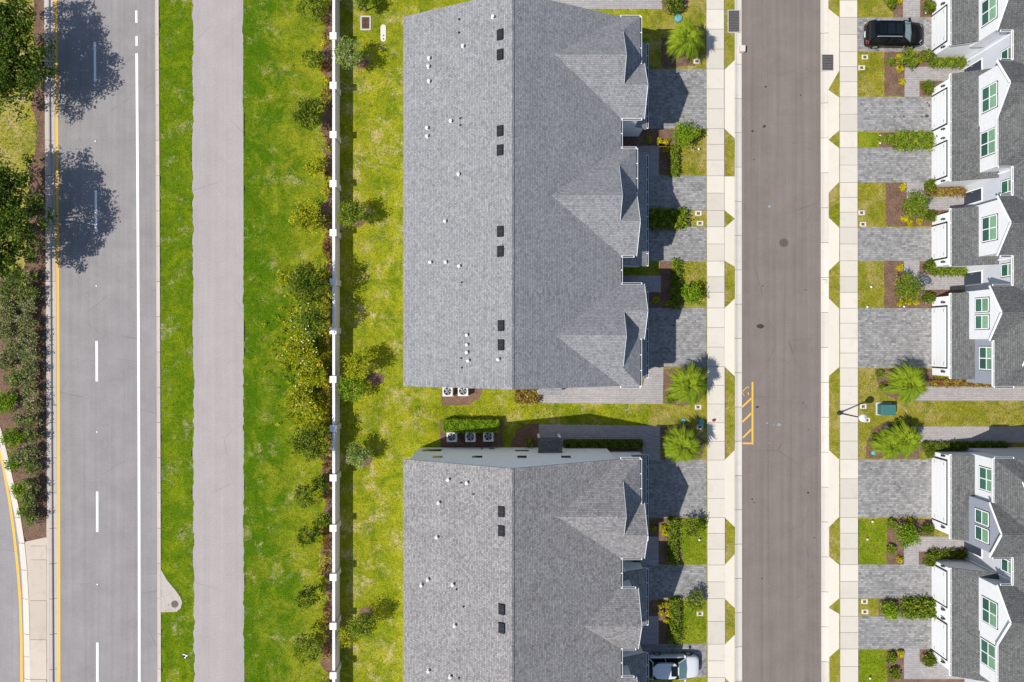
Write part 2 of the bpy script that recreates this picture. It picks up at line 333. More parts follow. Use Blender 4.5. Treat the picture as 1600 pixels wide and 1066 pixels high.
class MB:
    def __init__(s): s.v = []; s.f = []
    def face(s, pts):
        i = len(s.v); s.v += [tuple(p) for p in pts]; s.f.append(tuple(range(i, i + len(pts))))
    def mesh(s, pts, faces):
        i = len(s.v); s.v += [tuple(p) for p in pts]; s.f += [tuple(i + k for k in f) for f in faces]; return s
    def box(s, x0, x1, y0, y1, z0, z1):
        if x0 > x1: x0, x1 = x1, x0
        if y0 > y1: y0, y1 = y1, y0
        p = [(x, y, z) for z in (z0, z1) for x, y in ((x0, y0), (x1, y0), (x1, y1), (x0, y1))]
        return s.mesh(p, [(3, 2, 1, 0), (4, 5, 6, 7), (0, 1, 5, 4), (1, 2, 6, 5), (2, 3, 7, 6), (3, 0, 4, 7)])
    def prism(s, pts, z0, z1):                      # vertical extrusion of a plan outline
        a = sum(pts[i][0] * pts[(i + 1) % len(pts)][1] - pts[(i + 1) % len(pts)][0] * pts[i][1] for i in range(len(pts)))
        if a < 0: pts = pts[::-1]
        n = len(pts)
        p = [(x, y, z0) for x, y in pts] + [(x, y, z1) for x, y in pts]
        return s.mesh(p, [tuple(range(n - 1, -1, -1)), tuple(range(n, 2 * n))] + [(i, (i + 1) % n, n + (i + 1) % n, n + i) for i in range(n)])
    def slab(s, pts, th):                           # sloping polygon with vertical thickness, pts = top side
        nrm = Vector((0, 0, 0))
        for i in range(len(pts)):
            a, b = Vector(pts[i]), Vector(pts[(i + 1) % len(pts)]); nrm += a.cross(b)
        if nrm.z < 0: pts = pts[::-1]
        n = len(pts)
        p = [tuple(q) for q in pts] + [(q[0], q[1], q[2] - th) for q in pts]
        return s.mesh(p, [tuple(range(n)), tuple(range(2 * n - 1, n - 1, -1))] + [((i + 1) % n, i, n + i, n + (i + 1) % n) for i in range(n)])
    def hull(s, pts, d):                            # planar polygon extruded by vector d
        n = len(pts); d = Vector(d)
        p = [tuple(q) for q in pts] + [tuple(Vector(q) + d) for q in pts]
        return s.mesh(p, [tuple(range(n)), tuple(range(2 * n - 1, n - 1, -1))] + [((i + 1) % n, i, n + i, n + (i + 1) % n) for i in range(n)])
    def bar(s, a, b, wd, ht):
        a, b = Vector(a), Vector(b); d = (b - a).normalized()
        up = Vector((0, 0, 1)) if abs(d.z) < .95 else Vector((1, 0, 0))
        sx = d.cross(up).normalized() * wd / 2; uz = sx.cross(d).normalized() * ht / 2
        p = [q + i * sx + j * uz for q in (a, b) for i, j in ((-1, -1), (1, -1), (1, 1), (-1, 1))]
        return s.mesh(p, [(3, 2, 1, 0), (4, 5, 6, 7), (0, 1, 5, 4), (1, 2, 6, 5), (2, 3, 7, 6), (3, 0, 4, 7)])
    def tube(s, path, rad, seg=8):
        path = [Vector(p) for p in path]; n = len(path); rings = []
        i0 = len(s.v)
        for k, p in enumerate(path):
            d = (path[min(k + 1, n - 1)] - path[max(k - 1, 0)]).normalized()
            up = Vector((0, 0, 1)) if abs(d.z) < .9 else Vector((1, 0, 0))
            a = d.cross(up).normalized(); b = a.cross(d).normalized(); r = rad[k] if isinstance(rad, (list, tuple)) else rad
            s.v += [tuple(p + r * (math.cos(t) * a + math.sin(t) * b)) for t in (2 * math.pi * j / seg for j in range(seg))]
        for k in range(n - 1):
            for j in range(seg):
                s.f.append((i0 + k * seg + j, i0 + (k + 1) * seg + j, i0 + (k + 1) * seg + (j + 1) % seg, i0 + k * seg + (j + 1) % seg))
        s.f.append(tuple(i0 + j for j in range(seg))); s.f.append(tuple(i0 + (n - 1) * seg + j for j in range(seg - 1, -1, -1)))
        return s
    def lathe(s, prof, c=(0, 0, 0), seg=14):
        i0 = len(s.v); n = len(prof)
        for r, z in prof:
            s.v += [(c[0] + r * math.cos(2 * math.pi * j / seg), c[1] + r * math.sin(2 * math.pi * j / seg), c[2] + z) for j in range(seg)]
        for k in range(n - 1):
            for j in range(seg):
                s.f.append((i0 + k * seg + j, i0 + k * seg + (j + 1) % seg, i0 + (k + 1) * seg + (j + 1) % seg, i0 + (k + 1) * seg + j))
        s.f.append(tuple(i0 + j for j in range(seg - 1, -1, -1))); s.f.append(tuple(i0 + (n - 1) * seg + j for j in range(seg)))
        return s
    def data(s, name, mat, uv=False, smooth=False):
        me = bpy.data.meshes.new(name); me.from_pydata(s.v, [], s.f)
        me.materials.append(mat)
        if uv:
            ul = me.uv_layers.new(name='UVMap')
            for p in me.polygons:
                n = p.normal
                t = Vector((0, 0, 1)).cross(n)
                t = Vector((1, 0, 0)) if t.length < .02 else t.normalized()
                b = n.cross(t)
                for li in p.loop_indices:
                    c = me.vertices[me.loops[li].vertex_index].co; ul.data[li].uv = (c.dot(t), c.dot(b))
        if smooth: me.polygons.foreach_set('use_smooth', [True] * len(me.polygons))
        return me
    def build(s, name, mat, parent=None, uv=False, smooth=False, local=False, bevel=0.0):
        return link(name, s.data(name, mat, uv, smooth), parent, local, bevel)
def link(name, me, parent=None, local=False, bevel=0.0):
    o = bpy.data.objects.new(name, me); COL.objects.link(o)
    if parent is not None:
        o.parent = parent
        if not local: o.location = -wloc(parent)
        WL[o.name] = Vector((0, 0, 0)) if not local else wloc(parent)
    else: WL[o.name] = Vector((0, 0, 0))
    if bevel:
        b = o.modifiers.new('bevel', 'BEVEL'); b.width = bevel; b.segments = 2; b.limit_method = 'ANGLE'
    return o
def struct(o): o['kind'] = 'structure'; return o
def copy_thing(root, loc, rz, label):
    r = root.copy(); COL.objects.link(r); r.location = loc; r.rotation_euler = (0, 0, rz); r['label'] = label
    for ch in root.children:
        c = ch.copy(); COL.objects.link(c); c.parent = r
        for g in ch.children:
            d = g.copy(); COL.objects.link(d); d.parent = c
    return r

def rpoly(x0, y0, x1, y1): return [(x0, y0), (x1, y0), (x1, y1), (x0, y1)]
def g2(pts): return [(PX(x), PY(y)) for x, y in pts]
def ragged(pts, step=.18, amp=.05):
    out = []
    for i in range(len(pts)):
        a, b = Vector(pts[i]), Vector(pts[(i + 1) % len(pts)]); d = b - a
        n = max(1, int(d.length / step)); nn = Vector((-d.y, d.x)).normalized()
        wv = 0.0
        for k in range(n):
            wv = .72 * wv + rng.gauss(0, amp * .8)
            out.append(tuple(a + d * ((k + (rng.uniform(-.3, .3) if k else 0)) / n) + nn * (wv if k else 0)))
    return out
def sheet(name, pts, top, mat, bottom=-.03, uv=False, amp=0.0, step=.18, parent=None):
    q = g2(pts)
    if amp: q = ragged(q, step, amp)
    m = MB().prism(q, bottom, top)
    o = m.build(name, mat, parent, uv=uv)
    if parent is None: struct(o)
    return o

TOP, BOT = -220, 1290     # the strips run on past both ends of the frame
# ------------------------------------------------------------------ ground, roads, lawns
m = MB(); m.face([(-700, -700, -.02), (700, -700, -.02), (700, 700, -.02), (-700, 700, -.02)])
struct(m.build('ground', M['terrain']))
sheet('road', [(79, TOP), (92, BOT), (251, BOT), (242, TOP)], .004, M['road'])
sheet('turn_lane', [(-330, TOP), (-330, BOT), (39, BOT), (39, 960), (34, 880), (24, 810), (8, 735), (-25, 650), (-60, 590), (-110, 540), (-160, 500), (-210, TOP)], .004, M['turn'])
street = sheet('street', [(1156, TOP), (1160, BOT), (1285, BOT), (1280, TOP)], .004, M['street'])
sheet('footpath', [(300, TOP), (303, BOT), (383, BOT), (380.5, TOP)], .085, M['path'])
sheet('verge_lawn', [(248.8, TOP), (254, BOT), (303.6, BOT), (301, TOP)], .10, M['verge_road'], amp=.055)
sheet('verge_lawn', [(381.2, TOP), (382.4, BOT), (528, BOT), (528, TOP)], .10, M['verge_wall'], amp=.045)
sheet('backyard_lawn', [(528, TOP), (528, BOT), (700, BOT), (1013, BOT), (1013, TOP)], .10, M['yard'])
sheet('front_lawn', [(1013, TOP), (1013, BOT), (1148.5, BOT), (1147, TOP)], .098, M['front'])
sheet('front_lawn', [(1292.5, TOP), (1294.5, BOT), (1900, BOT), (1900, TOP)], .098, M['front'])
sheet('median_lawn', [(-120, TOP), (-120, 250), (-30, 400), (72, 440), (70, TOP)], .10, M['dry'])
sheet('median_bed', [(55, TOP), (54, 90), (50, 170), (58, 190), (57, 235), (48, 262), (45, 330), (40, 432), (74, 432), (71, TOP)], .1045, M['mulch'], amp=.06)
sheet('median_bed', [(-150, 400), (-100, 520), (-50, 590), (-12, 655), (10, 720), (28, 800), (38, 835), (46, 850), (56, 853), (66, 848), (74, 838), (75, 815), (74, 432), (-20, 425)], .106, M['mulch'])

# greener pieces of front lawn where the photograph shows fresh turf
for poly in ([(1061, 811), (1103, 811), (1103, 881), (1066, 881)], [(1064, 938), (1103, 938), (1103, 1005), (1063, 1005)],
             [(1339, 811), (1384, 811), (1384, 881), (1339, 881)], [(1340, 1015), (1384, 1015), (1384, BOT), (1340, BOT)],
             [(1339, 208), (1370, 208), (1370, 231), (1339, 231)]):
    sheet('turf_patch', poly, .102, M['front_green'])

# painted lines (children of the roads they are on)
road = bpy.data.objects['road']
def strip(name, parent, x_at, y0, y1, wpx, mat, z=.009):
    m = MB(); hw = wpx / 2
    n = max(2, int((y1 - y0) / 60) + 1)
    pts = [(x_at(y0 + (y1 - y0) * k / (n - 1)) - hw, y0 + (y1 - y0) * k / (n - 1)) for k in range(n)]
    pts += [(x + wpx, y) for x, y in pts[::-1]]
    q = g2(pts); m.prism(q, .0005, z); return m.build(name, mat, parent)
yl = lambda y: 87.5 + (y / 1066) * 5.2 - 1.2 * math.sin(math.pi * y / 1066) * -1
strip('edge_line', road, yl, TOP, BOT, 4.2, M['p_yellow'])
wl_ = lambda y: 213.2 + 4.8 * (1 - (1 - min(max(y, 0), 1066) / 1066) ** 2)
strip('edge_line', road, wl_, 84, BOT, 3.8, M['p_white'])
for a, b in ((17, 36), (57, 72), (-22, -5)): strip('edge_dash', road, wl_, a, b, 3.2, M['p_white'])
dl = lambda y: 148.0 + 4.6 * (1 - (1 - min(max(y, 0), 1066) / 1066) ** 2)
for a, b in ((-170, -106), (66, 128), (298, 362), (533, 596), (768, 831), (1004, 1068), (1240, 1290)): strip('lane_dash', road, dl, a, b, 3.6, M['p_white'])
for y in (-28, 221, 447, 675, 913, 1150):
    x, yy, _ = P(dl(y), y); MB().box(x - .05, x + .05, yy - .05, yy + .05, .004, .03).build('road_stud', M['p_white'], road)
turn = bpy.data.objects['turn_lane']
q = [(-28, 620), (-14, 655), (0, 697), (9, 735), (17, 780), (24, 830), (30, 885), (34, 940), (36, 1000), (37, BOT)]
m = MB(); pts = g2(q + [(x - 4, y) for x, y in q[::-1]]); m.prism(pts, .0005, .009).build('edge_line', M['p_yellow'], turn)
# kerbside hatching on the street
def stroke(a, b, wd=.13):
    a, b = Vector(P(*a)), Vector(P(*b)); m = MB(); a.z = b.z = .006; m.bar(a, b, wd, .006); return m.build('hatch_line', M['p_yellow'], street)
stroke((1175.5, 597), (1175.5, 694.5), .15); stroke((1160, 692.8), (1174.3, 692.8), .14)
for a, b in (((1159.5, 636), (1174.2, 622)), ((1159.5, 659.5), (1174.2, 645.5)), ((1160.5, 684), (1174.2, 670.5))): stroke(a, b, .14)
stroke((1160, 612), (1167.5, 604), .06); stroke((1167.8, 604), (1170, 607), .05); stroke((1168.5, 613), (1169.6, 617.5), .07); stroke((1163, 619), (1158.5, 612), .04)
# stains, patches and utility paint dots on the street
def blob(name, px, py, rx, ry, mat, parent, z=.0085, n=16, amp=.12):
    x, y, _ = P(px, py); rx, ry = rx / 18.07, ry / 18.07
    pts = []
    for k in range(n):
        t = 2 * math.pi * k / n; s = 1 + rng.uniform(-amp, amp); pts.append((x + rx * s * math.cos(t), y + ry * s * math.sin(t)))
    return MB().prism(pts, .001, z).build(name, mat, parent)
blob('patch', 1188, 510, 6, 3.4, M['stain'], street)
for px, py, r in ((1194, 198, 2.9), (1175.5, 205, 2), (1196, 136, 1.8), (1183, 636, 2.6), (1262, 770, 1.8), (1191.5, 447, 1.4), (1251, 149, 1.3), (1178, 250, 1.2), (1258, 453, 1.2), (1255, 630, 1.1), (1175, 780, 1.4), (1178, 785, 1.2), (1272, 840, 1.2), (1190, 904, 1.2), (1263, 671, 1)):
    blob('oil_stain', px, py, r, r * .8, M['stain'], street, amp=.3, n=11)
for px, py, r in ((1198.5, 661, 1.8), (1216.5, 664, 3), (1202, 323, 2.4), (1209, 664, .9), (1202, 692, .9), (1200, 916, .9)):
    blob('paint_dot', px, py, r, r * .8, M['p_blue'], street, amp=.4, n=10)
def manhole(px, py, r, label, mat):
    x, y, _ = P(px, py); t = thing('manhole_cover', (x, y, .004), label, 'manhole cover')
    rr = r / 18.07
    MB().lathe([(rr * 1.12, 0), (rr * 1.12, .010), (rr * .98, .010)], seg=22).build('ring', M['grate'], t, local=True)
    lid = MB().lathe([(rr * .95, 0), (rr * .95, .016)], seg=22).build('lid', mat, t, local=True)
    m = MB()
    for k in range(-2, 3): m.box(-rr * .7, rr * .7, k * rr * .3 - .015, k * rr * .3 + .015, .016, .021)
    m.build('ribs', mat, lid, local=True)
    return t
manhole(1224.3, 379.5, 6.6, 'round brown manhole cover in the middle of the street', M['iron'])

# ------------------------------------------------------------------ concrete: sidewalks, aprons, kerbs
def slabs(name, x0f, x1f, ys, top, mat, gap=.55):
    o = MB().prism(g2([(x0f(ys[0]), ys[0]), (x1f(ys[0]) + 1, ys[0]), (x1f(ys[-1]) + 1, ys[-1]), (x0f(ys[-1]), ys[-1])]), -.02, top - .016).build(name, M['joint'])
    struct(o)
    for a, b in zip(ys[:-1], ys[1:]):
        g = gap * .5
        q = [(x0f(a), a + g), (x1f(a), a + g), (x1f(b), b - g), (x0f(b), b - g)]
        dz = rng.uniform(-.004, .004)
        MB().prism(g2(q), 0, top + dz).build('slab', mat, o)
    return o
def splits(edges, step):
    ys = [edges[0]]
    for a, b in zip(edges[:-1], edges[1:]):
        n = max(1, round((b - a) / step)); ys += [a + (b - a) * (k + 1) / n for k in range(n)]
    return ys
LD = [(-110, -15), (109, 202), (275.5, 329.5), (355, 408.5), (481.5, 573), (718.5, 808), (882, 934.5), (1005.5, 1057.5), (1130, 1183)]
RD = [(-140, -50), (28.5, 82), (152.5, 206.5), (231.5, 286), (355.5, 408), (482, 575), (717.5, 808), (881.5, 934), (962, 1013), (1095, 1150)]
def edges_of(d):
    e = [TOP]
    for a, b in d: e += [a, b]
    return e + [BOT]
slabs('sidewalk', lambda y: 1103.2 + y * .0018, lambda y: 1130.2 + y * .0018, splits(edges_of(LD), 29), .118, M['walk'])
slabs('sidewalk', lambda y: 1310.9 + y * .0008, lambda y: 1338 + y * .0016, splits(edges_of(RD), 26), .118, M['walk'])
def aprons(name, xs, xc, cuts):
    o = struct(MB().prism(g2(rpoly(xs, cuts[0][0], xc, cuts[0][0] + 5)), -.02, .02).build(name, M['joint']))
    for (ys0, yc0, yc1, ys1) in cuts:
        g = .45
        q = [(xs, ys0 + g), (xc, yc0), (xc, yc1), (xs, ys1 - g)]
        m = MB(); q = g2(q)
        ztop = [.112, .107, .107, .112]
        n = 4; v = [(x, y, 0) for x, y in q] + [(x, y, ztop[i]) for i, (x, y) in enumerate(q)]
        a = sum(q[i][0] * q[(i + 1) % 4][1] - q[(i + 1) % 4][0] * q[i][1] for i in range(4))
        fs = [(3, 2, 1, 0), (4, 5, 6, 7), (0, 1, 5, 4), (1, 2, 6, 5), (2, 3, 7, 6), (3, 0, 4, 7)]
        if a < 0: fs = [f[::-1] for f in fs]
        m.mesh(v, fs); m.build('slab', M['apron'], o)
aprons('driveway_apron', 1131.4, 1147.2, [(109.5, 95, 217, 202.5), (276, 276.5, 342, 329.5), (356, 342.5, 417, 408.5), (481.5, 467, 588, 573), (718, 703, 823, 808), (882, 865, 949.5, 934.5), (1006, 991, 1073, 1057.5)])
aprons('driveway_apron', 1310, 1293.3, [(28, 15, 141, 112), (153, 141.5, 219, 205), (232, 219.5, 302, 285.5), (356, 340, 424, 408.5), (482, 466, 588, 574), (717.5, 702.5, 824, 807.5), (881.5, 868, 948, 934.5), (958, 948.5, 1027, 1012.5)])
# the turf between aprons is the lawn sheet; aprons rise just above it
def kerb(name, pts_in, w_g, w_k, side, step, mat, prof):
    """pts_in: road-side edge x as a function of y; side +1 if the kerb lies to the right."""
    o = struct(MB().prism(g2(rpoly(pts_in(TOP), TOP, pts_in(TOP) + side * .5, TOP + 2)), -.02, .0).build(name, M['joint']))
    ys = [TOP + k * step for k in range(int((BOT - TOP) / step) + 1)]
    for a, b in zip(ys[:-1], ys[1:]):
        m = MB(); v = []
        for y in (a + .35, b - .35):
            xb = PX(pts_in(y)); yy = PY(y)
            v += [(xb + side * dx / 18.07, yy, z) for dx, z in prof]
        n = len(prof); fs = []
        for k in range(n - 1):
            f = (k, k + 1, n + k + 1, n + k); fs.append(f if side < 0 else f[::-1])
        fs = [f[::-1] for f in fs]
        m.mesh(v, fs); m.face(v[:n][::1] + [(v[n - 1][0], v[n - 1][1], -.02), (v[0][0], v[0][1], -.02)]); m.face(v[n:] + [(v[-1][0], v[-1][1], -.02), (v[n][0], v[n][1], -.02)])
        m.build('segment', mat, o)
roll = [(0, .006), (4.5, .012), (7, .03), (9.5, .085), (11.2, .105), (11.25, .0)]
kerb('kerb', lambda y: 1158.4 + y * .0008, 0, 0, -1, 53.5, M['kerb'], roll)
kerb('kerb', lambda y: 1281.6 + y * .0014, 0, 0, 1, 54.5, M['kerb'], [(0, .006), (5, .012), (7, .035), (9.5, .085), (11.6, .105), (11.65, .0)])
kerb('kerb', lambda y: 242.6 + y * .0052 * (1 - y / 3200), 0, 0, 1, 55, M['kerb_r'], [(0, .006), (3.2, .01), (4.2, .12), (6.6, .15), (6.9, .148), (7, 0)])
kerb('kerb', lambda y: 85.2 + y * .0058, 0, 0, -1, 55, M['kerb_r'], [(0, .006), (6.3, .01), (6.9, .13), (8.6, .15), (13.6, .15), (14, .148), (14.05, 0)])
# median nose: slabs of concrete and the curving kerb on its left
med = struct(MB().prism(g2([(41, 846), (78, 838), (80, BOT), (47, BOT), (46, 1000), (43.5, 900)]), 0, .12).build('median_island', M['median_c']))
cy = [852, 873.5, 937, 998, 1060, 1122, 1184, BOT]
for a, b in zip(cy[:-1], cy[1:]):
    MB().prism(g2([(49.5, a + .5), (74.8, a + .5), (75.3, b - .5), (49.5, b - .5)]), 0, .165).build('slab', M['median_c'], med)
MB().prism(g2([(75, 806), (79, 806), (80.3, BOT), (76.2, BOT)]), 0, .158).build('slab', M['median_c'], med)
kp = [(-30, 598), (-12, 640), (2, 672), (14, 722), (24, 768), (32, 808), (38, 848), (42, 890), (44.5, 935), (46, 990), (47, 1060), (47.5, 1130), (48, BOT)]
mk = struct(MB().prism(g2([(-36, 590), (-31, 590), (-30, 598), (-35, 598)]), 0, .1).build('median_kerb', M['joint']))
def sub(poly, step=30):
    out = []
    for a, b in zip(poly[:-1], poly[1:]):
        n = max(1, round(math.dist(a, b) / step)); out += [(a[0] + (b[0] - a[0]) * k / n, a[1] + (b[1] - a[1]) * k / n) for k in range(n)]
    return out + [poly[-1]]
ks = sub(kp, 44)
for (x0, y0), (x1, y1) in zip(ks[:-1], ks[1:]):
    MB().prism(g2([(x0 - 4.5, y0 + .4), (x0 + 2.6, y0 + .4), (x1 + 2.6, y1 - .4), (x1 - 4.5, y1 - .4)]), 0, .15).build('segment', M['apron'], mk)
    MB().prism(g2([(x0 - 8.2, y0 + .4), (x0 - 4.7, y0 + .4), (x1 - 4.7, y1 - .4), (x1 - 8.2, y1 - .4)]), 0, .02).build('segment', M['kerb'], mk)
# inlet apron beside the road kerb
ia = struct(MB().prism(g2([(250, 884), (262, 905), (276, 922), (283, 932), (286, 940), (284, 949), (277, 955), (250, 955.5)]), 0, .128).build('inlet_apron', M['kerb_r']))
t = manhole(274.5, 943, 5.2, 'rusty manhole cover in the pointed concrete apron beside the road', M['iron']); t.location.z = .129

# ------------------------------------------------------------------ paver drives, walks and beds
for a, b in LD: sheet('driveway', rpoly(1004, a, 1103, b), .112, M['paver'], uv=True)
for a, b in RD: sheet('driveway', rpoly(1338.6, a, 1462, b), .112, M['paver'], uv=True)
LWALK = [rpoly(965, 229, 1029, 276), rpoly(965, 431, 1032, 457), [(841, 603), (1004, 603), (1010, 572), (1036, 572), (1035, 631), (841, 629.5)],
         [(842, 663), (1031, 665), (1031, 719), (1004, 719), (1004, 686), (880, 686), (880, 702), (842, 702)], rpoly(966, 838, 1028.5, 883), rpoly(966, 962, 1028.5, 1006.5), [(846, TOP), (1036, TOP), (1034, 15.5), (880, 15), (846, -10)]]
for q in LWALK: sheet('walkway', q, .110, M['paver_w'], uv=True)
RWALK = [rpoly(1409.5, -40, 1436, 29), [(1412, 107), (1545, 100), (1545, 127), (1435, 127), (1435, 153), (1412, 153)],
         [(1415, 286), (1442, 286), (1442, 306), (1545, 306), (1545, 329), (1415, 329)], [(1411, 407.5), (1435, 407.5), (1435, 430), (1545, 430), (1545, 453), (1411, 453)],
         rpoly(1411, 604, 1650, 626), rpoly(1433, 666.5, 1650, 691), [(1411, 882), (1411, 853), (1430, 838), (1545, 838), (1545, 861), (1434, 861), (1434, 882)],
         [(1411, 1013), (1435, 1013), (1435, 1034), (1545, 1034), (1545, 1060), (1411, 1060)]]
for q in RWALK: sheet('walkway', q, .109, M['paver_w'], uv=True)
MUL = [rpoly(1013, 202, 1057, 229), rpoly(1028, 226, 1057, 273), rpoly(1013, 330, 1076, 354), [(1013, 455), (1030, 455), (1030, 409), (1060, 409), (1064, 445), (1068, 481), (1013, 481)],
       [(1035, 577), (1070, 576), (1100, 600), (1092, 628), (1065, 635), (1036, 630)], [(1030, 668), (1075, 664), (1102, 690), (1095, 716), (1031, 718)],
       [(1014, 810), (1058, 810), (1066, 881), (1028, 881), (1028, 838), (1014, 838)], [(1014, 937), (1060, 937), (1066, 950), (1062, 1005), (1028, 1005), (1028, 962), (1014, 962)],
       [(1032, 60), (1060, 56), (1088, 70), (1086, 104), (1034, 107)], rpoly(968, 190, 1014, 228), rpoly(968, 866, 1005, 884),
       [(1034, -10), (1076, -10), (1074, 12), (1058, 21), (1036, 19)],
       [(690, 600), (756, 600), (750, 622), (735, 632), (690, 633)], [(803, 603), (841, 603), (841, 629), (825, 629), (808, 620)],
       [(688, 655), (786, 655), (786, 705), (688, 705)], [(798, 690), (808, 670), (826, 661), (842, 661), (842, 706), (798, 706)], rpoly(880, 686, 1004, 704), rpoly(1004, 594, 1011, 606)]
RMUL = [rpoly(1394, -40, 1409.5, 28), rpoly(1436, -40, 1478, 28), [(1380, 83), (1456, 83), (1456, 106), (1414, 106), (1412, 152), (1380, 152)], rpoly(1452, 92, 1506, 105), rpoly(1435, 128, 1478, 152),
        rpoly(1372, 208, 1458, 231), rpoly(1382, 286, 1415, 354), rpoly(1442, 287, 1508, 305), rpoly(1415, 329, 1478, 354), rpoly(1380, 408, 1411, 482), rpoly(1435, 409, 1508, 429.5), rpoly(1411, 453, 1500, 482),
        [(1365, 577), (1458, 577), (1458, 603), (1412, 604), (1400, 626), (1384, 618), (1370, 600)], rpoly(1452, 592, 1560, 603.5),
        [(1351, 716), (1353, 690), (1364, 668), (1385, 657), (1405, 656), (1432, 668), (1436, 716)], rpoly(1436, 691, 1580, 704),
        [(1384, 810), (1458, 810), (1458, 837), (1430, 837), (1411, 852), (1411, 881), (1384, 881)], rpoly(1434, 862, 1512, 881.5), rpoly(1371, 935, 1458, 962), rpoly(1384, 1015, 1411, 1090), rpoly(1436, 1014, 1478, 1033), rpoly(1411, 1060, 1545, 1090)]
for q in MUL + RMUL: sheet('mulch_bed', q, .105, M['mulch'], amp=.025, step=.2)
drv = [o for o in bpy.data.objects if o.name.startswith('driveway') and 'apron' not in o.name]
def drip(px, py, rx, ry):
    x, y, _ = P(px, py); best = min(drv, key=lambda d: min((Vector((x, y)) - Vector(v.co[:2])).length for v in d.data.vertices) if min(v.co.x for v in d.data.vertices) < x < max(v.co.x for v in d.data.vertices) and min(v.co.y for v in d.data.vertices) < y < max(v.co.y for v in d.data.vertices) else 1e9)
    pts = [(x + rx / 18 * math.cos(t) * rng.uniform(.5, 1.2), y + ry / 18 * math.sin(t) * rng.uniform(.5, 1.2)) for t in np.linspace(0, 6.0, 13)]
    MB().prism(pts, .09, .1165).build('oil_stain', M['stain'], best)
for a in ((1447, 162, 2.4, 1.2), (1450, 166, 1.6, 2.6), (1447, 182, 3.6, 2.2), (1409, 176, 1.5, 1.2), (1411, 183, 1.4, 2.2), (1438, 183, 1.5, 1), (1028, 909, 2.2, 1.3), (1032, 906, 1.2, 1.4), (1052, 509, 1.4, 1.4), (1086, 502, 1.2, 1.2), (1440, 1000, 1.6, 1)): drip(*a)
# mulch strip with scalloped edge along the outside of the perimeter wall
sc = [(520, TOP)]
for y in range(TOP, BOT, 6):
    ph = ((y - 57) % 76.5) / 76.5
    sc.append((510.5 - 6 * math.exp(-((ph - .66) / .2) ** 2) + 3 * math.sin(y * .21) + 5 * math.sin(y * .047 + 1) + rng.uniform(-1.5, 1.5), y))
sc.append((520, BOT))
sheet('mulch_bed', sc[::-1], .106, M['mulch'], amp=.02, step=.25)

# ------------------------------------------------------------------ perimeter wall
wt = thing('perimeter_wall', P(522, 533), 'long cream stucco perimeter wall with square white capped posts behind the back yards', 'wall')
ZW = 1.72
post_y = [57 - 76.4 * k for k in (3, 2, 1)] + [57, 134, 211, 287.5, 364, 440.5, 517, 593, 669.5, 746.5, 825, 901.5, 978, 1055, 1131.5, 1208]
wx = PX(521.9, ZW)
pys = [PY(y, ZW + .2) for y in post_y]
pm = MB().box(-.2, .2, -.24, .24, 0, 1.86).data('post', M['wall_st'])
cm = MB().mesh([(-.28, -.28, 1.86), (.28, -.28, 1.86), (.28, .28, 1.86), (-.28, .28, 1.86), (-.28, -.28, 1.95), (.28, -.28, 1.95), (.28, .28, 1.95), (-.28, .28, 1.95), (0, 0, 2.0)],
               [(3, 2, 1, 0), (0, 1, 5, 4), (1, 2, 6, 5), (2, 3, 7, 6), (3, 0, 4, 7), (4, 5, 8), (5, 6, 8), (6, 7, 8), (7, 4, 8)]).data('cap', M['coping'])
for i, y in enumerate(pys):
    p = link('post', pm, wt); p.location = Vector((wx, y, .05)) - wloc(wt)
    link('cap', cm, p, local=True)
    if i + 1 < len(pys):
        pn = MB().box(wx - .08, wx + .08, y - .245, pys[i + 1] + .245, .05, ZW).build('panel', M['wall_st'], wt)
        MB().box(wx - .105, wx + .105, y - .243, pys[i + 1] + .243, ZW + .001, ZW + .07).build('coping', M['coping'], pn)

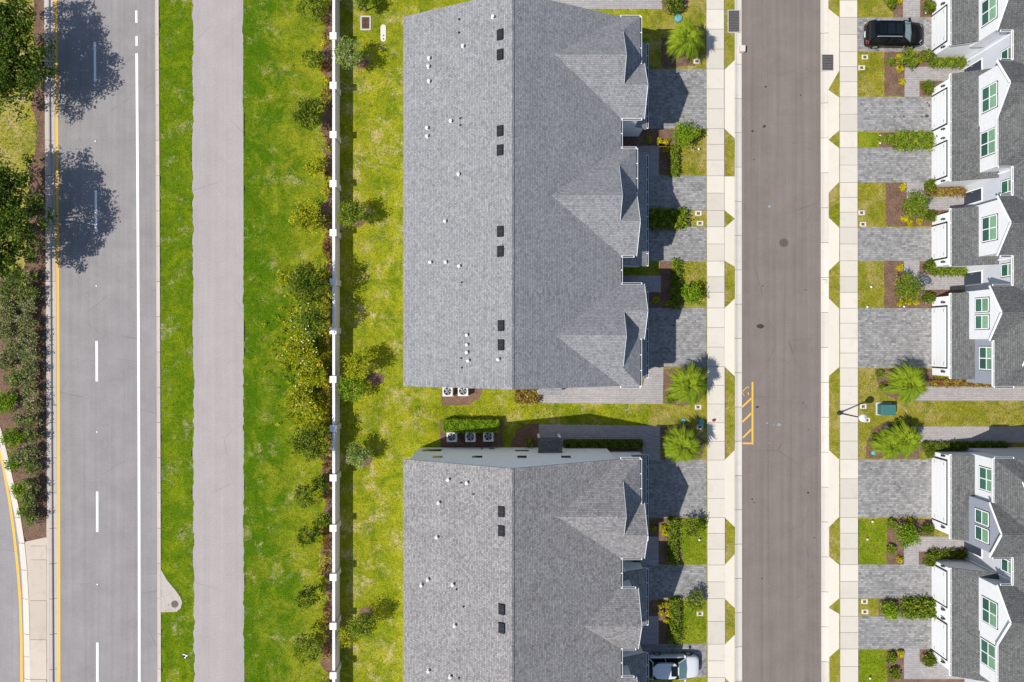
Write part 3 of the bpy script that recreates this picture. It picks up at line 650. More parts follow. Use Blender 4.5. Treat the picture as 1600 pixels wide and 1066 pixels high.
# ------------------------------------------------------------------ townhouse rows
ZE, ZR, UE, UW = 6.3, 10.2, 8.4, 8.1
SM = (ZR - ZE) / UE
SB = .62
ZG, SG, UG, UGE = 2.95, .45, 10.9, 11.06
class Row:
    def __init__(s, label, ridge, side, v0, v1, shingle):
        s.rx, s.side, s.v0, s.v1, s.sh = ridge, side, v0, v1, shingle
        s.o = thing('townhouse_row', (ridge, (v0 + v1) / 2, .1), label, 'townhouse', 'rows of townhouses')
        s.roofm = MB()
    def T(s, u, v, z): return (s.rx + s.side * u, v, z)
    def poly(s, pts): return [s.T(*p) for p in pts]
    def bx(s, m, u0, u1, v0, v1, z0, z1):
        return m.box(s.rx + s.side * u0, s.rx + s.side * u1, v0, v1, z0, z1)
    def slab(s, pts, th=.16): s.roofm.slab(s.poly(pts), th)
    def main(s, wall, gable_mat):
        v0, v1 = s.v0, s.v1
        s.slab([(-UE, v0, ZE), (-UE, v1, ZE), (0, v1, ZR), (0, v0, ZR)])
        s.slab([(UE, v0, ZE), (UE, v1, ZE), (0, v1, ZR), (0, v0, ZR)])
        wv0, wv1 = v0 + .06, v1 - .06
        m = MB(); s.bx(m, -7.95, UW, wv0, wv1, .05, ZE - .02); m.build('wall', M[wall], s.o)
        for e, (va, vb) in enumerate(((wv0, wv0 + .2), (wv1 - .2, wv1))):
            m = MB(); m.hull(s.poly([(-7.95, va, ZE - .02), (UW, va, ZE - .02), (0, va, ZR - .18)]), (0, vb - va, 0)); m.build('gable_wall', M[gable_mat], s.o)
        # rake boards on both ends
        for v in (v0 + .02, v1 - .02):
            m = MB()
            for sg in (-1, 1): m.bar(s.T(sg * UE, v, ZE - .24), s.T(0, v, ZR - .24), .03, .13)
            m.build('rake_board', M['trim'], s.o)
        # ridge cap shingles
        m = MB()
        n = int((v1 - v0) / .3)
        for k in range(n):
            a = v0 + k * (v1 - v0) / n; b = a + (v1 - v0) / n * 1.02
            for sg in (-1, 1):
                m.slab(s.poly([(0, a, ZR + .03), (0, b, ZR + .045), (sg * .16, b, ZR + .045 - .16 * SM), (sg * .16, a, ZR + .03 - .16 * SM)]), .02)
        m.build('ridge_cap', M[s.sh], s.o, uv=True)
    def gutter(s, a, b, z, back=False, hang=.95):
        """open gutter from (u,v) a to b at height z, on the outside"""
        (u0, v0), (u1, v1) = a, b
        A, B = Vector(s.T(u0, v0, z)), Vector(s.T(u1, v1, z)); d = (B - A); ln = d.length
        if ln < .05: return
        d.normalize()
        cen = Vector((s.rx + s.side * (-30 if back else 5.0), (A.y + B.y) / 2, z))
        if abs(d.x) > .7:  # runs along u: outside is away from the bump centre, told by caller through v order
            nrm = Vector((0, 1 if s._gs > 0 else -1, 0))
        else: nrm = Vector((s.side * (-1 if back else 1), 0, 0))
        m = MB(); o = A + nrm * .07
        m.bar(A + nrm * .135, B + nrm * .135, .016, .12)
        m.bar(A + nrm * .012, B + nrm * .012, .02, .10)
        m.build('gutter', M['trim'], s.o)
        g = s.o.children[-1]
        m = MB(); m.bar(A + nrm * .075 - Vector((0, 0, .035)), B + nrm * .075 - Vector((0, 0, .035)), .10, .02); m.build('gutter_trough', M['dark'], g)
        m = MB(); n = max(1, int(ln / hang))
        for k in range(n + 1):
            c = A + d * (ln * k / n) + Vector((0, 0, .052))
            m.bar(c + nrm * .0, c + nrm * .142, .06, .012)
        m.build('hanger', M['trim'], g)['kind'] = 'stuff'
    def bump_hip(s, va, vb, lo, uf, ur, wall_f, wall_g, zb=2.6, glo=2.1):
        """upper storey bay with a hipped, gabletted roof and a small street gable at one side"""
        Wd = vb - va
        V = (lambda q: va + q) if lo else (lambda q: vb - q)
        zr = ZE + Wd / 2 * SB; ua = (ZR - zr) / SM; ug = uf - 1.59; t = uf - ug
        zt = ZE + t * SB; w2 = 2 * glo; zs = ZE + glo * SB
        s.slab([(UE - .02, V(0), ZE), (ur, V(0), ZE), (ur, V(glo), zs), (ug + .12, V(glo), zs), (ug + .12, V(Wd / 2), zr), (ua, V(Wd / 2), zr)])
        q1 = glo + (zs - zt) / SB
        s.slab([(ur, V(glo), zs), (ug, V(glo), zs), (ug, V(q1), zt), (uf, V(w2), ZE), (ur, V(w2), ZE)])
        s.slab([(uf, V(w2 - .02), ZE), (uf, V(Wd), ZE), (ug, V(Wd - t), zt), (ug, V(q1), zt)])
        s.slab([(UE - .02, V(Wd), ZE), (uf, V(Wd), ZE), (ug, V(Wd - t), zt), (ug + .12, V(Wd - t - .02), zt + .02), (ug + .12, V(Wd / 2), zr), (ua, V(Wd / 2), zr)])
        # gablet face and its boards
        m = MB(); m.hull(s.poly([(ug - .1, V(glo - .2), zs - .3), (ug - .1, V(Wd - t + .1), zt - .2), (ug - .1, V(Wd / 2), zr - .17)]), (s.side * .1, 0, 0)); m.build('gablet_wall', M['grey_wall'], s.o)
        # walls
        uwg, uwf = ur - .27, uf - .3
        m = MB(); s.bx(m, UW - .1, uwg, V(.22), V(w2 - .1), zb, ZE - .03)
        m.hull(s.poly([(uwg - .15, V(.22), ZE - .03), (uwg - .15, V(w2 - .1), ZE - .03), (uwg - .15, V(glo), zs - .22)]), (s.side * .15, 0, 0)); m.build('bay_wall', M[wall_g], s.o)
        m = MB(); s.bx(m, UW - .1, uwf, V(w2 - .12), V(Wd - .1), zb, ZE - .03); m.build('bay_wall', M[wall_f], s.o)
        m = MB()
        for q0, z0, q1_, z1 in ((-.02, ZE - .02, glo, zs - .0), (w2 + .02, ZE - .02, glo, zs)):
            m.bar(s.T(ur + .015, V(q0), z0 - .08), s.T(ur + .015, V(q1_), z1 - .08), .03, .17)
        m.build('rake_board', M['trim'], s.o)
        m = MB(); m.bar(s.T(ug + .135, V(glo + .02), zs - .07), s.T(ug + .135, V(Wd / 2), zr - .07), .02, .12); m.bar(s.T(ug + .135, V(Wd - t), zt - .07), s.T(ug + .135, V(Wd / 2), zr - .07), .02, .12); m.build('rake_board', M['trim'], s.o)
        a, b = sorted((V(w2 + .03), V(Wd))); s.gutter((uf, a), (uf, b), ZE - .08)
        s._gs = -1 if lo else 1; s.gutter((UE, V(0)), (ur - .2, V(0)), ZE - .08)
        s._gs = 1 if lo else -1; s.gutter((UE, V(Wd)), (uf, V(Wd)), ZE - .08)
        return uwg, uwf
    def bump_gable(s, va, vb, ur, wall_g, zb=2.6):
        Wd = vb - va; vm = (va + vb) / 2; zr = ZE + Wd / 2 * SB; ua = (ZR - zr) / SM
        s.slab([(UE - .02, va, ZE), (ur, va, ZE), (ur, vm, zr), (ua, vm, zr)])
        s.slab([(UE - .02, vb, ZE), (ur, vb, ZE), (ur, vm, zr), (ua, vm, zr)])
        uw = ur - .27
        m = MB(); s.bx(m, UW - .1, uw, va + .22, vb - .22, zb, ZE - .03)
        m.hull(s.poly([(uw - .15, va + .22, ZE - .03), (uw - .15, vb - .22, ZE - .03), (uw - .15, vm, zr - .3)]), (s.side * .15, 0, 0)); m.build('bay_wall', M[wall_g], s.o)
        m = MB()
        for v in (va - .02, vb + .02): m.bar(s.T(ur + .015, v, ZE - .1), s.T(ur + .015, vm, zr - .08), .03, .17)
        m.build('rake_board', M['trim'], s.o)
        s._gs = -1; s.gutter((UE, va), (ur - .2, va), ZE - .08)
        s._gs = 1; s.gutter((UE, vb), (ur - .2, vb), ZE - .08)
        return uw
    def eaves(s, va, vb): s.gutter((UE, va), (UE, vb), ZE - .08)
    def garage(s, g0, g1, doors, wall='white'):
        ztop = ZG + SG * (UGE - UW)
        m = MB(); a, b = g0 + .2, g1 - .2
        m.hull(s.poly([(UW - .05, a, .05), (UG, a, .05), (UG, a, ZG - .08), (UW - .05, a, ztop - .2)]), (0, b - a, 0)); m.build('garage_wall', M[wall], s.o)
        gr = MB(); gr.slab(s.poly([(UW - .02, g0, ztop), (UGE, g0, ZG), (UGE, g1, ZG), (UW - .02, g1, ztop)]), .14); gr.build('garage_roof', M[s.sh], s.o, uv=True)
        s.gutter((UGE, g0 + .03), (UGE, g1 - .03), ZG - .07)
        m = MB()
        for v in (g0 + .02, g1 - .02): m.bar(s.T(UW, v, ztop - .21), s.T(UGE, v, ZG - .21), .03, .13)
        m.build('rake_board', M['trim'], s.o)
        for d0, d1 in doors:
            m = MB(); s.bx(m, UG - .02, UG + .035, d0 - .17, d1 + .17, .11, 2.19); d = m.build('garage_door', M['dark'], s.o)
            m = MB(); s.bx(m, UG - .02, UG + .045, d0 - .03, d1 + .03, .112, 2.06); m.build('frame', M['trim'], d)
            nc = 2 if d1 - d0 < 3.5 else 4
            for r in range(4):
                z0 = .125 + r * .48
                m = MB(); s.bx(m, UG, UG + .062, d0 + .02, d1 - .02, z0, z0 + .468); m.build('panel', M['door'], d)
            m = MB()
            for v in (d0 + .25, d1 - .25):
                for z in (.5, 1.75): s.bx(m, UG, UG + .075, v - .13, v + .13, z, z + .025)
            m.build('strap_hinge', M['dark'], d)
            for v in (d0 - .42, d1 + .42): s.lamp(v)
    def lamp(s, v):
        m = MB(); s.bx(m, UG, UG + .04, v - .07, v + .07, 1.65, 1.9)
        s.bx(m, UG + .03, UG + .2, v - .03, v + .03, 1.86, 1.9); l = m.build('wall_lamp', M['lamp_m'], s.o)
        x, y, _ = s.T(UG + .15, v, 0)
        MB().lathe([(.03, 1.58), (.08, 1.6), (.095, 1.82), (.03, 1.86)], (x, y, 0), 8).build('lamp_shade', M['lamp_m'], l)
    def window(s, uw, vc, zc, wd, ht, cols=2, rows=2, dark=M['glass_d'], pale=M['glass_l']):
        m = MB(); s.bx(m, uw - .03, uw + .03, vc - wd / 2 - .09, vc + wd / 2 + .09, zc - ht / 2 - .09, zc + ht / 2 + .09); o = m.build('window', M['dark'], s.o)
        m = MB(); f = .07
        for i in range(cols + 1):
            c = vc - wd / 2 + wd * i / cols; s.bx(m, uw - .02, uw + .055, c - f / 2, c + f / 2, zc - ht / 2 - f / 2, zc + ht / 2 + f / 2)
        for k in range(rows + 1):
            z = zc - ht / 2 + ht * k / rows; s.bx(m, uw - .02, uw + .052, vc - wd / 2 - f / 2, vc + wd / 2 + f / 2, z - f / 2, z + f / 2)
        m.build('frame', M['trim'], o)
        for i in range(cols):
            for k in range(rows):
                c0 = vc - wd / 2 + wd * i / cols; z0 = zc - ht / 2 + ht * k / rows
                m = MB(); s.bx(m, uw - .02, uw + .04, c0 + .03, c0 + wd / cols - .03, z0 + .03, z0 + ht / rows - .03); m.build('pane', pale if k else dark, o)
    def end_window(s, v, sgn, u0, u1, z0, z1):
        m = MB(); s.bx(m, u0, u1, v - .03, v + sgn * .03, z0, z1); o = m.build('window', M['trim'], s.o)
        m = MB(); s.bx(m, u0 + .05, u1 - .05, v - .02, v + sgn * .04, z0 + .05, z1 - .05); m.build('pane', M['glass_n'], o)
    def entry(s, v, wd=1.0):
        m = MB(); s.bx(m, UW - .03, UW + .04, v - wd / 2 - .1, v + wd / 2 + .1, .11, 2.35); o = m.build('entry_door', M['trim'], s.o)
        m = MB(); s.bx(m, UW - .02, UW + .06, v - wd / 2, v + wd / 2, .13, 2.25); m.build('leaf', M['entry'], o)
        m = MB(); s.bx(m, UW, UW + .1, v + wd / 2 - .15, v + wd / 2 - .1, 1.0, 1.25); m.build('handle', M['chrome'], o)
    def downspout(s, u, v, z1=6.1):
        m = MB(); s.bx(m, u, u + .08, v - .04, v + .04, .1, z1); m.build('downspout', M['trim'], s.o)
    def finish(s):
        s.roof = s.roofm.build('roof', M[s.sh], s.o, uv=True)
        return s.roof
    def zroof(s, u): return ZR - abs(u) * SM
    def box_vent(s, px, py):
        z = 9.78; x, y = PX(px, z), PY(py, z); u = (x - s.rx) * s.side; zr = s.zroof(u)
        sl = -SM if u > 0 else SM       # roof height change per +x for side=+1
        m = MB(); a, b = .23, .40
        zz = lambda dx: zr + sl * dx
        v = [(x - a, y - b, zz(-a) + .02), (x + a, y - b, zz(a) + .02), (x + a, y + b, zz(a) + .02), (x - a, y + b, zz(-a) + .02),
             (x - a + .05, y - b + .04, zz(-a) + .12), (x + a - .04, y - b + .04, zz(a) + .16), (x + a - .04, y + b - .04, zz(a) + .16), (x - a + .05, y + b - .04, zz(-a) + .12)]
        m.mesh(v, [(3, 2, 1, 0), (4, 5, 6, 7), (0, 1, 5, 4), (1, 2, 6, 5), (2, 3, 7, 6), (3, 0, 4, 7)])
        o = m.build('roof_vent', M['vent_d'], s.roof)
        m = MB(); m.bar((x - a + .05, y, zz(-a) + .125), (x + a - .04, y, zz(a) + .165), .035, .03); m.build('seam', M['ac_d'], s.roof); return o
    def pipe(s, px, py, white=True):
        x, y = PX(px, 8.3), PY(py, 8.3)
        for _ in range(3):
            z = s.zroof((x - s.rx) * s.side); x, y = PX(px, z + .2), PY(py, z + .2)
        z = s.zroof((x - s.rx) * s.side)
        m = MB()
        if white: m.lathe([(.12, -.1), (.11, .02), (.06, .04), (.06, .22), (.115, .23), (.115, .30), (.04, .33)], (x, y, z), 10)
        else: m.lathe([(.07, -.05), (.07, .03), (.045, .05), (.045, .18)], (x, y, z), 8)
        m.build('vent_pipe', M['vent_w' if white else 'vent_d'], s.roof)

A_UF, A_UR, B_UF, B_UR = 9.89, 10.22, 9.58, 9.62
# upper row left of the street
r = Row('grey shingled townhouse row left of the street, upper building with four driveways', 0, 1, -3.48, 25.03, 'sh_a')
r.main('white', 'white')
bays = [('h', 17.2, 25.03, True, A_UF, A_UR), ('h', 6.6, 14.86, True, B_UF, B_UR), ('h', -3.48, 4.37, False, A_UF, A_UR)]
for k, va, vb, lo, uf, ur in bays:
    g = 2.4 if uf == B_UF else 2.1
    a, b = r.bump_hip(va, vb, lo, uf, ur, 'siding_w', 'siding_w', glo=g)
    r.window(a, va + g if lo else vb - g, 4.95, 1.85, 1.6); r.window(b, (va + 2 * g + vb) / 2 if lo else (va + vb - 2 * g) / 2, 4.95, 1.6, 1.6)
r.eaves(14.9, 17.15); r.eaves(4.4, 6.55)
r.garage(17.45, 24.45, [(18.6, 23.5)]); r.garage(6.15, 15.3, [(11.4, 14.2), (7.2, 10.0)]); r.garage(-3.05, 4.05, [(-2.15, 2.82)])
r.entry(16.35); r.entry(5.1); r.window(UW, 15.9, 5.0, .9, 1.4, 1, 2); r.window(UW, 5.5, 5.0, .9, 1.4, 1, 2)
m = MB(); m.slab([(2.15, -3.4, 3.12), (4.12, -3.4, 3.12), (4.12, -4.42, 2.85), (2.15, -4.42, 2.85)], .12); m.build('porch_roof', M['sh_a'], r.o, uv=True)
m = MB()
for u in (2.25, 4.0): m.box(u - .08, u + .08, -4.35, -4.19, .1, 2.8)
m.build('porch_post', M['trim'], r.o)
r.downspout(UW, 17.0); r.downspout(UW, 6.4)
r.finish()
for px, py in ((781, 55), (781, 86), (781, 205), (781, 235), (781.5, 362), (781.5, 393), (782.5, 509), (782.5, 539)): r.box_vent(px, py)
for px, py in ((770, 26), (670, 91), (669, 104), (670, 127), (704, 189), (667, 200), (667, 213), (723, 72), (716, 272.5), (695, 346), (672, 410), (696, 410), (717, 416), (729, 524), (729, 539), (729, 551), (731, 564), (778, 562)): r.pipe(px, py)
for px, py in ((717, 29), (717, 50), (719, 184), (719, 195), (721, 441), (720, 560), (721, 575)): r.pipe(px, py, False)
# lower row left of the street
r = Row('paler grey shingled townhouse row left of the street, lower building behind three condensers', 0, 1, -37.0, -9.12, 'sh_b')
r.main('white', 'white')
a, b = r.bump_hip(-16.76, -9.12, True, A_UF, A_UR, 'siding_w', 'siding_w')
r.window(a, -14.66, 4.95, 1.85, 1.6); r.window(b, -10.9, 4.95, 1.6, 1.6)
a = r.bump_gable(-23.73, -19.13, 9.75, 'siding_w'); r.window(a, -21.4, 4.95, 1.85, 1.6)
a, b = r.bump_hip(-34.2, -26.0, False, B_UF, B_UR, 'siding_w', 'siding_w', glo=2.4); r.window(a, -28.4, 4.95, 1.85, 1.6)
r.eaves(-19.08, -16.8); r.eaves(-25.95, -23.78)
r.garage(-16.4, -9.3, [(-15.2, -10.05)]); r.garage(-23.35, -18.67, [(-22.4, -19.6)]); r.garage(-34.4, -25.6, [(-29.3, -26.5), (-33.5, -30.7)])
r.entry(-17.6); r.entry(-24.5); r.window(UW, -17.9, 5.2, .9, 1.4, 1, 2)
for u0, u1, z0, z1 in ((-7.55, -5.85, 1.25, 2.45), (.2, 1.45, 1.7, 2.35), (-6.3, -5.45, 4.6, 5.5), (-3.2, -2.3, 4.55, 5.5), (.38, 1.2, 4.5, 5.6), (3.85, 4.7, 4.5, 5.6)): r.end_window(-9.18, 1, u0, u1, z0, z1)
m = MB(); m.slab([(2.15, -9.15, 3.15), (4.12, -9.15, 3.15), (4.12, -7.95, 2.85), (2.15, -7.95, 2.85)], .12); m.build('porch_roof', M['sh_c'], r.o, uv=True)
m = MB()
for u in (2.25, 4.0): m.box(u - .08, u + .08, -8.15, -7.99, .1, 2.8)
m.build('porch_post', M['trim'], r.o)
m = MB(); m.box(-2.6, -2.5, -9.18, -9.05, .4, 1.2); m.box(-1.9, -1.5, -9.18, -9.02, .7, 1.1); m.build('meter_box', M['grate'], r.o)
r.downspout(UW, -19.2); r.downspout(UW, -16.6)
m = MB(); m.tube([(8.55, -18.55, 4.15), (8.85, -18.15, 4.1), (9.0, -18.3, 4.05), (9.1, -18.6, 4.0)], .04, 6); m.build('downspout', M['trim'], r.o)
r.finish()
for px, py in ((783, 799), (783, 829), (783.5, 951), (783.5, 980)): r.box_vent(px, py)
for px, py in ((700, 750), (729, 755), (685, 786), (682, 840), (668, 906), (658, 915), (707, 914), (710, 978), (669, 1049), (703, 1058)): r.pipe(px, py)
for px, py in ((739, 773), (720, 755), (713, 922), (724, 949), (717, 1061)): r.pipe(px, py, False)
# upper row right of the street
RX = 47.15
r = Row('charcoal shingled townhouse row right of the street, upper building with white gables', RX, -1, -3.49, 38.0, 'sh_c')
r.main('grey_wall', 'grey_wall')
a = r.bump_gable(24.05, 28.65, B_UR, 'siding_w'); r.window(a, 26.35 - .15, 4.95, 1.9, 1.65)
a, b = r.bump_hip(13.52, 21.68, False, B_UF, B_UR, 'siding_w', 'siding_w', glo=2.2); r.window(a, 19.25, 5.0, 1.9, 1.65); r.window(b, 15.75, 4.75, 1.9, 1.65)
a = r.bump_gable(6.62, 11.22, B_UR, 'siding_w'); r.window(a, 8.9, 5.0, 1.9, 1.65)
a, b = r.bump_hip(-3.49, 4.25, False, A_UF, A_UR, 'siding_g', 'siding_w', glo=2.1); r.window(a, 2.85, 5.0, 1.05, 1.5, 1, 2); r.window(a, 1.5, 5.0, 1.05, 1.5, 1, 2); r.window(b, -1.37, 5.0, 1.75, 1.6)
r.eaves(21.72, 24.0); r.eaves(11.27, 13.47); r.eaves(4.3, 6.57)
r.garage(24.3, 33.4, [(25.1, 27.9), (29.6, 32.4)]); r.garage(13.12, 21.95, [(18.2, 20.98), (13.85, 16.6)]); r.garage(6.15, 10.9, [(7.05, 9.8)]); r.garage(-3.12, 3.94, [(-2.15, 2.82)])
for v in (22.9, 12.2, 5.3): r.entry(v)
for v in (22.55, 12.2, 5.6): r.window(UW, v, 5.3, .95, 1.45, 1, 2)
for v in (24.0, 13.4, 6.5): r.downspout(UW, v)
r.finish()
# lower row right of the street
r = Row('charcoal shingled townhouse row right of the street, lower building with a grey twin-window gable', RX, -1, -37.0, -9.1, 'sh_c')
r.main('grey_wall', 'grey_wall')
a, b = r.bump_hip(-16.7, -9.1, True, A_UF, A_UR, 'siding_w', 'siding_g', glo=2.1); r.window(a, -13.95, 5.0, 1.05, 1.5, 1, 2); r.window(a, -15.3, 5.0, 1.05, 1.5, 1, 2); r.window(b, -10.95, 5.0, 1.75, 1.6)
a, b = r.bump_hip(-27.1, -18.9, False, B_UF, B_UR, 'siding_w', 'siding_w', glo=2.3); r.window(a, -21.45, 5.0, 1.9, 1.65); r.window(b, -24.9, 4.75, 1.9, 1.65)
r.eaves(-18.85, -16.75); r.eaves(-34, -27.15)
r.garage(-16.27, -9.3, [(-15.2, -10.05)]); r.garage(-27.5, -18.64, [(-22.1, -19.3), (-26.5, -23.7)])
r.entry(-17.45); r.window(UW, -17.75, 5.3, .95, 1.45, 1, 2); r.downspout(UW, -18.7)
r.finish()

# ------------------------------------------------------------------ vegetation
def unit(n):
    d = nr.normal(size=(n, 3)); return d / np.linalg.norm(d, axis=1, keepdims=True)
def leaf_data(name, pos, size, tint, mat, aspect=.5, up=.5, droop=None):
    n = len(pos)
    nrm = unit(n) + np.array([0, 0, up * 2]); nrm /= np.linalg.norm(nrm, axis=1, keepdims=True)
    t = np.cross(nrm, unit(n)); t /= np.linalg.norm(t, axis=1, keepdims=True) + 1e-9
    b = np.cross(nrm, t)
    sz = (size * nr.uniform(.65, 1.35, n))[:, None]
    hx = t * sz * .5; hy = b * sz * .5 * aspect
    bend = nrm * sz * -.12
    v = np.stack([pos - hx + bend, pos - hy, pos + hx + bend, pos + hy], axis=1).reshape(-1, 3)
    me = bpy.data.meshes.new(name)
    me.vertices.add(4 * n); me.vertices.foreach_set('co', v.astype(np.float32).ravel())
    me.loops.add(4 * n); me.loops.foreach_set('vertex_index', np.arange(4 * n, dtype=np.int32))
    me.polygons.add(n); me.polygons.foreach_set('loop_start', np.arange(0, 4 * n, 4, dtype=np.int32)); me.polygons.foreach_set('loop_total', np.full(n, 4, np.int32))
    me.update()
    a = me.attributes.new('tint', 'FLOAT', 'FACE'); a.data.foreach_set('value', np.clip(tint, 0, 1).astype(np.float32))
    me.materials.append(mat); return me
def clumps(k, rx, ry, zc, rz, shell=.55):
    d = unit(k); d[:, 2] = np.where(d[:, 2] < -.35, -d[:, 2] * .6, d[:, 2])
    r = nr.uniform(shell, 1.0, k) ** .8
    return d * r[:, None] * np.array([rx, ry, rz]) + np.array([0, 0, zc])
def leaves_in(cl, cr, per):
    k = len(cl); pos = np.repeat(cl, per, axis=0)
    off = unit(k * per) * (nr.uniform(0, 1, k * per) ** .5)[:, None]
    off[:, 2] *= .7
    rr = np.repeat(cr * nr.uniform(.6, 1.3, k), per)[:, None]
    return pos + off * rr
def plant(name, cat, label, px, py, rpx, h, style, group=None, dens=1.0, leaf=.2, ry=None, trunk=True, sparse=False, flowers=0, part='crown', z0=.10, cls=None, low=.0):
    zc = h * .62 if trunk else h * .5
    x, y, _ = P(px, py, zc); rx = rpx / F * (H - zc); ryy = rx if ry is None else ry / F * (H - zc)
    t = thing(name, (x, y, z0), label, cat, group)
    rz = h - zc if trunk else h * .5
    k = int(max(8, (cls or 26) * dens * max(.6, (rx * ryy) ** .75)))
    cl = clumps(k, rx * .86, ryy * .86, zc, rz * .8, .25 if not sparse else .5)
    cr = .36 * min(rx, ryy) ** .6 * (.75 if sparse else 1)
    per = int(26 if not sparse else 16)
    p = leaves_in(cl, cr, per)
    p[:, 2] = np.maximum(p[:, 2], .05 + low)
    ct = np.repeat(nr.normal(.5, .17, k), per); tint = ct + nr.normal(0, .16, len(p))
    link(part, leaf_data(part, p, leaf, tint, L[style], .55, .5), t, local=True)
    m = MB()
    if trunk:
        r0 = .035 + h * .011
        m.tube([(0, 0, -.08), (rng.gauss(0, .04), rng.gauss(0, .04), zc * .5), (0, 0, zc)], [r0 * 1.3, r0, r0 * .6], 7)
        for c in cl[nr.choice(k, min(k, 9), False)]:
            b = Vector((0, 0, zc * rng.uniform(.4, .75))); e = Vector(c); md = b.lerp(e, .5) + Vector((0, 0, .1))
            m.tube([b, md, e], [r0 * .5, r0 * .33, r0 * .12], 5)
        m.build('trunk', M['bark'], t, local=True)
    else:
        for c in cl[nr.choice(k, min(k, 6), False)]:
            m.tube([(c[0] * .15, c[1] * .15, -.05), (c[0] * .6, c[1] * .6, c[2] * .6), tuple(c)], [.025, .018, .008], 5)
        m.build('stem', M['bark'], t, local=True)
    if flowers:
        d = unit(flowers); d[:, 2] = np.abs(d[:, 2]) * .8 + .2
        fp = d * np.array([rx, ryy, rz]) + np.array([0, 0, zc])
        o = link('flowers', leaf_data('flowers', fp, .10, nr.uniform(0, 1, flowers), L['petal'], .9, 1.2), t, local=True); o['kind'] = 'stuff'
    return t
ORD = ['first', 'second', 'third', 'fourth', 'fifth', 'sixth', 'seventh', 'eighth', 'ninth', 'tenth', 'eleventh', 'twelfth', 'thirteenth', 'fourteenth', 'fifteenth', 'sixteenth', 'seventeenth']

# big oaks in the road median
def oak(px, py, rx, ry, h, label, seed):
    global nr
    nr = np.random.default_rng(seed)
    zc = h * .6; x, y, _ = P(px, py, zc)
    t = thing('oak_tree', (x, y, .1), label, 'tree', 'oaks in the road median')
    k = 190
    cl = clumps(k, rx * .88, ry * .88, zc, h * .36, .35)
    ang = np.arctan2(cl[:, 1], cl[:, 0]); lob = 1 + .13 * np.sin(3 * ang + seed) + .10 * np.sin(7 * ang + 2 * seed)
    cl[:, 0] *= lob; cl[:, 1] *= lob
    per = 95
    p = leaves_in(cl, .72, per); ct = np.repeat(nr.normal(.5, .16, k), per)
    link('crown', leaf_data('crown', p, .24, ct + nr.normal(0, .16, len(p)), L['oak'], .5, .35), t, local=True)
    m = MB(); m.tube([(0, 0, -.1), (.05, .08, 1.2), (0, 0, zc * .75)], [.34, .26, .2], 10)
    for c in cl[nr.choice(k, 26, False)]:
        b = Vector((0, 0, zc * rng.uniform(.4, .75))); e = Vector(c); md = b.lerp(e, .5) + Vector((rng.gauss(0, .15), rng.gauss(0, .15), .35)); m.tube([b, md, e], [.12, .075, .02], 6)
    m.build('trunk', M['bark'], t, local=True)
oak(10, 92, 4.0, 5.9, 6.6, 'dark green oak in the road median, nearest the top of the photo', 3)
oak(2, 344, 4.3, 6.7, 6.8, 'broad dark green oak in the road median just above the shrub bed', 9)
nr = np.random.default_rng(77)

# shrubs filling the road median below the oaks: kerb-side row and inner row
row_k = [(46, 436, 15, 'scrub'), (44, 456, 17, 'scrub'), (46, 478, 14, 'grey'), (45, 502, 15, 'grey'), (47, 527, 15, 'grey'), (46, 553, 15, 'grey'), (47, 580, 15, 'grey'), (50, 606, 13, 'grey'), (51, 632, 13, 'grey'), (51, 657, 13, 'scrub'), (52, 681, 12, 'scrub'), (49, 706, 13, 'grey'), (50, 730, 12, 'scrub'), (50, 757, 13, 'scrub'), (49, 782, 14, 'scrub'), (50, 806, 14, 'scrub')]
for i, (x, y, rp, st) in enumerate(row_k):
    plant('shrub', 'shrub', '%s median shrub, %s from the top in the row beside the road kerb' % ('green and brown' if st == 'scrub' else 'dry grey-green', ORD[i]), x, y, rp * 1.22, 1.35, st, 'shrubs in the median bed', 1.5, .15, trunk=False, part='foliage')
row_i = [(16, 432, 15, 'scrub'), (14, 456, 19, 'scrub'), (16, 487, 16, 'grey'), (10, 518, 18, 'grey'), (24, 545, 16, 'grey'), (8, 566, 15, 'grey'), (26, 590, 15, 'scrub'), (11, 629, 18, 'bright'), (33, 655, 11, 'grey'), (22, 684, 16, 'bright'), (32, 712, 11, 'grey'), (24, 724, 13, 'bright'), (34, 765, 13, 'bright'), (41, 797, 9, 'bright')]
for i, (x, y, rp, st) in enumerate(row_i):
    plant('shrub', 'shrub', '%s median shrub, %s from the top in the inner row' % ({'scrub': 'green and brown', 'grey': 'dry grey-green', 'bright': 'bright green'}[st], ORD[i]), x, y, rp * 1.28, 1.2, st, 'shrubs in the median bed', 1.5, .15, trunk=False, part='foliage')

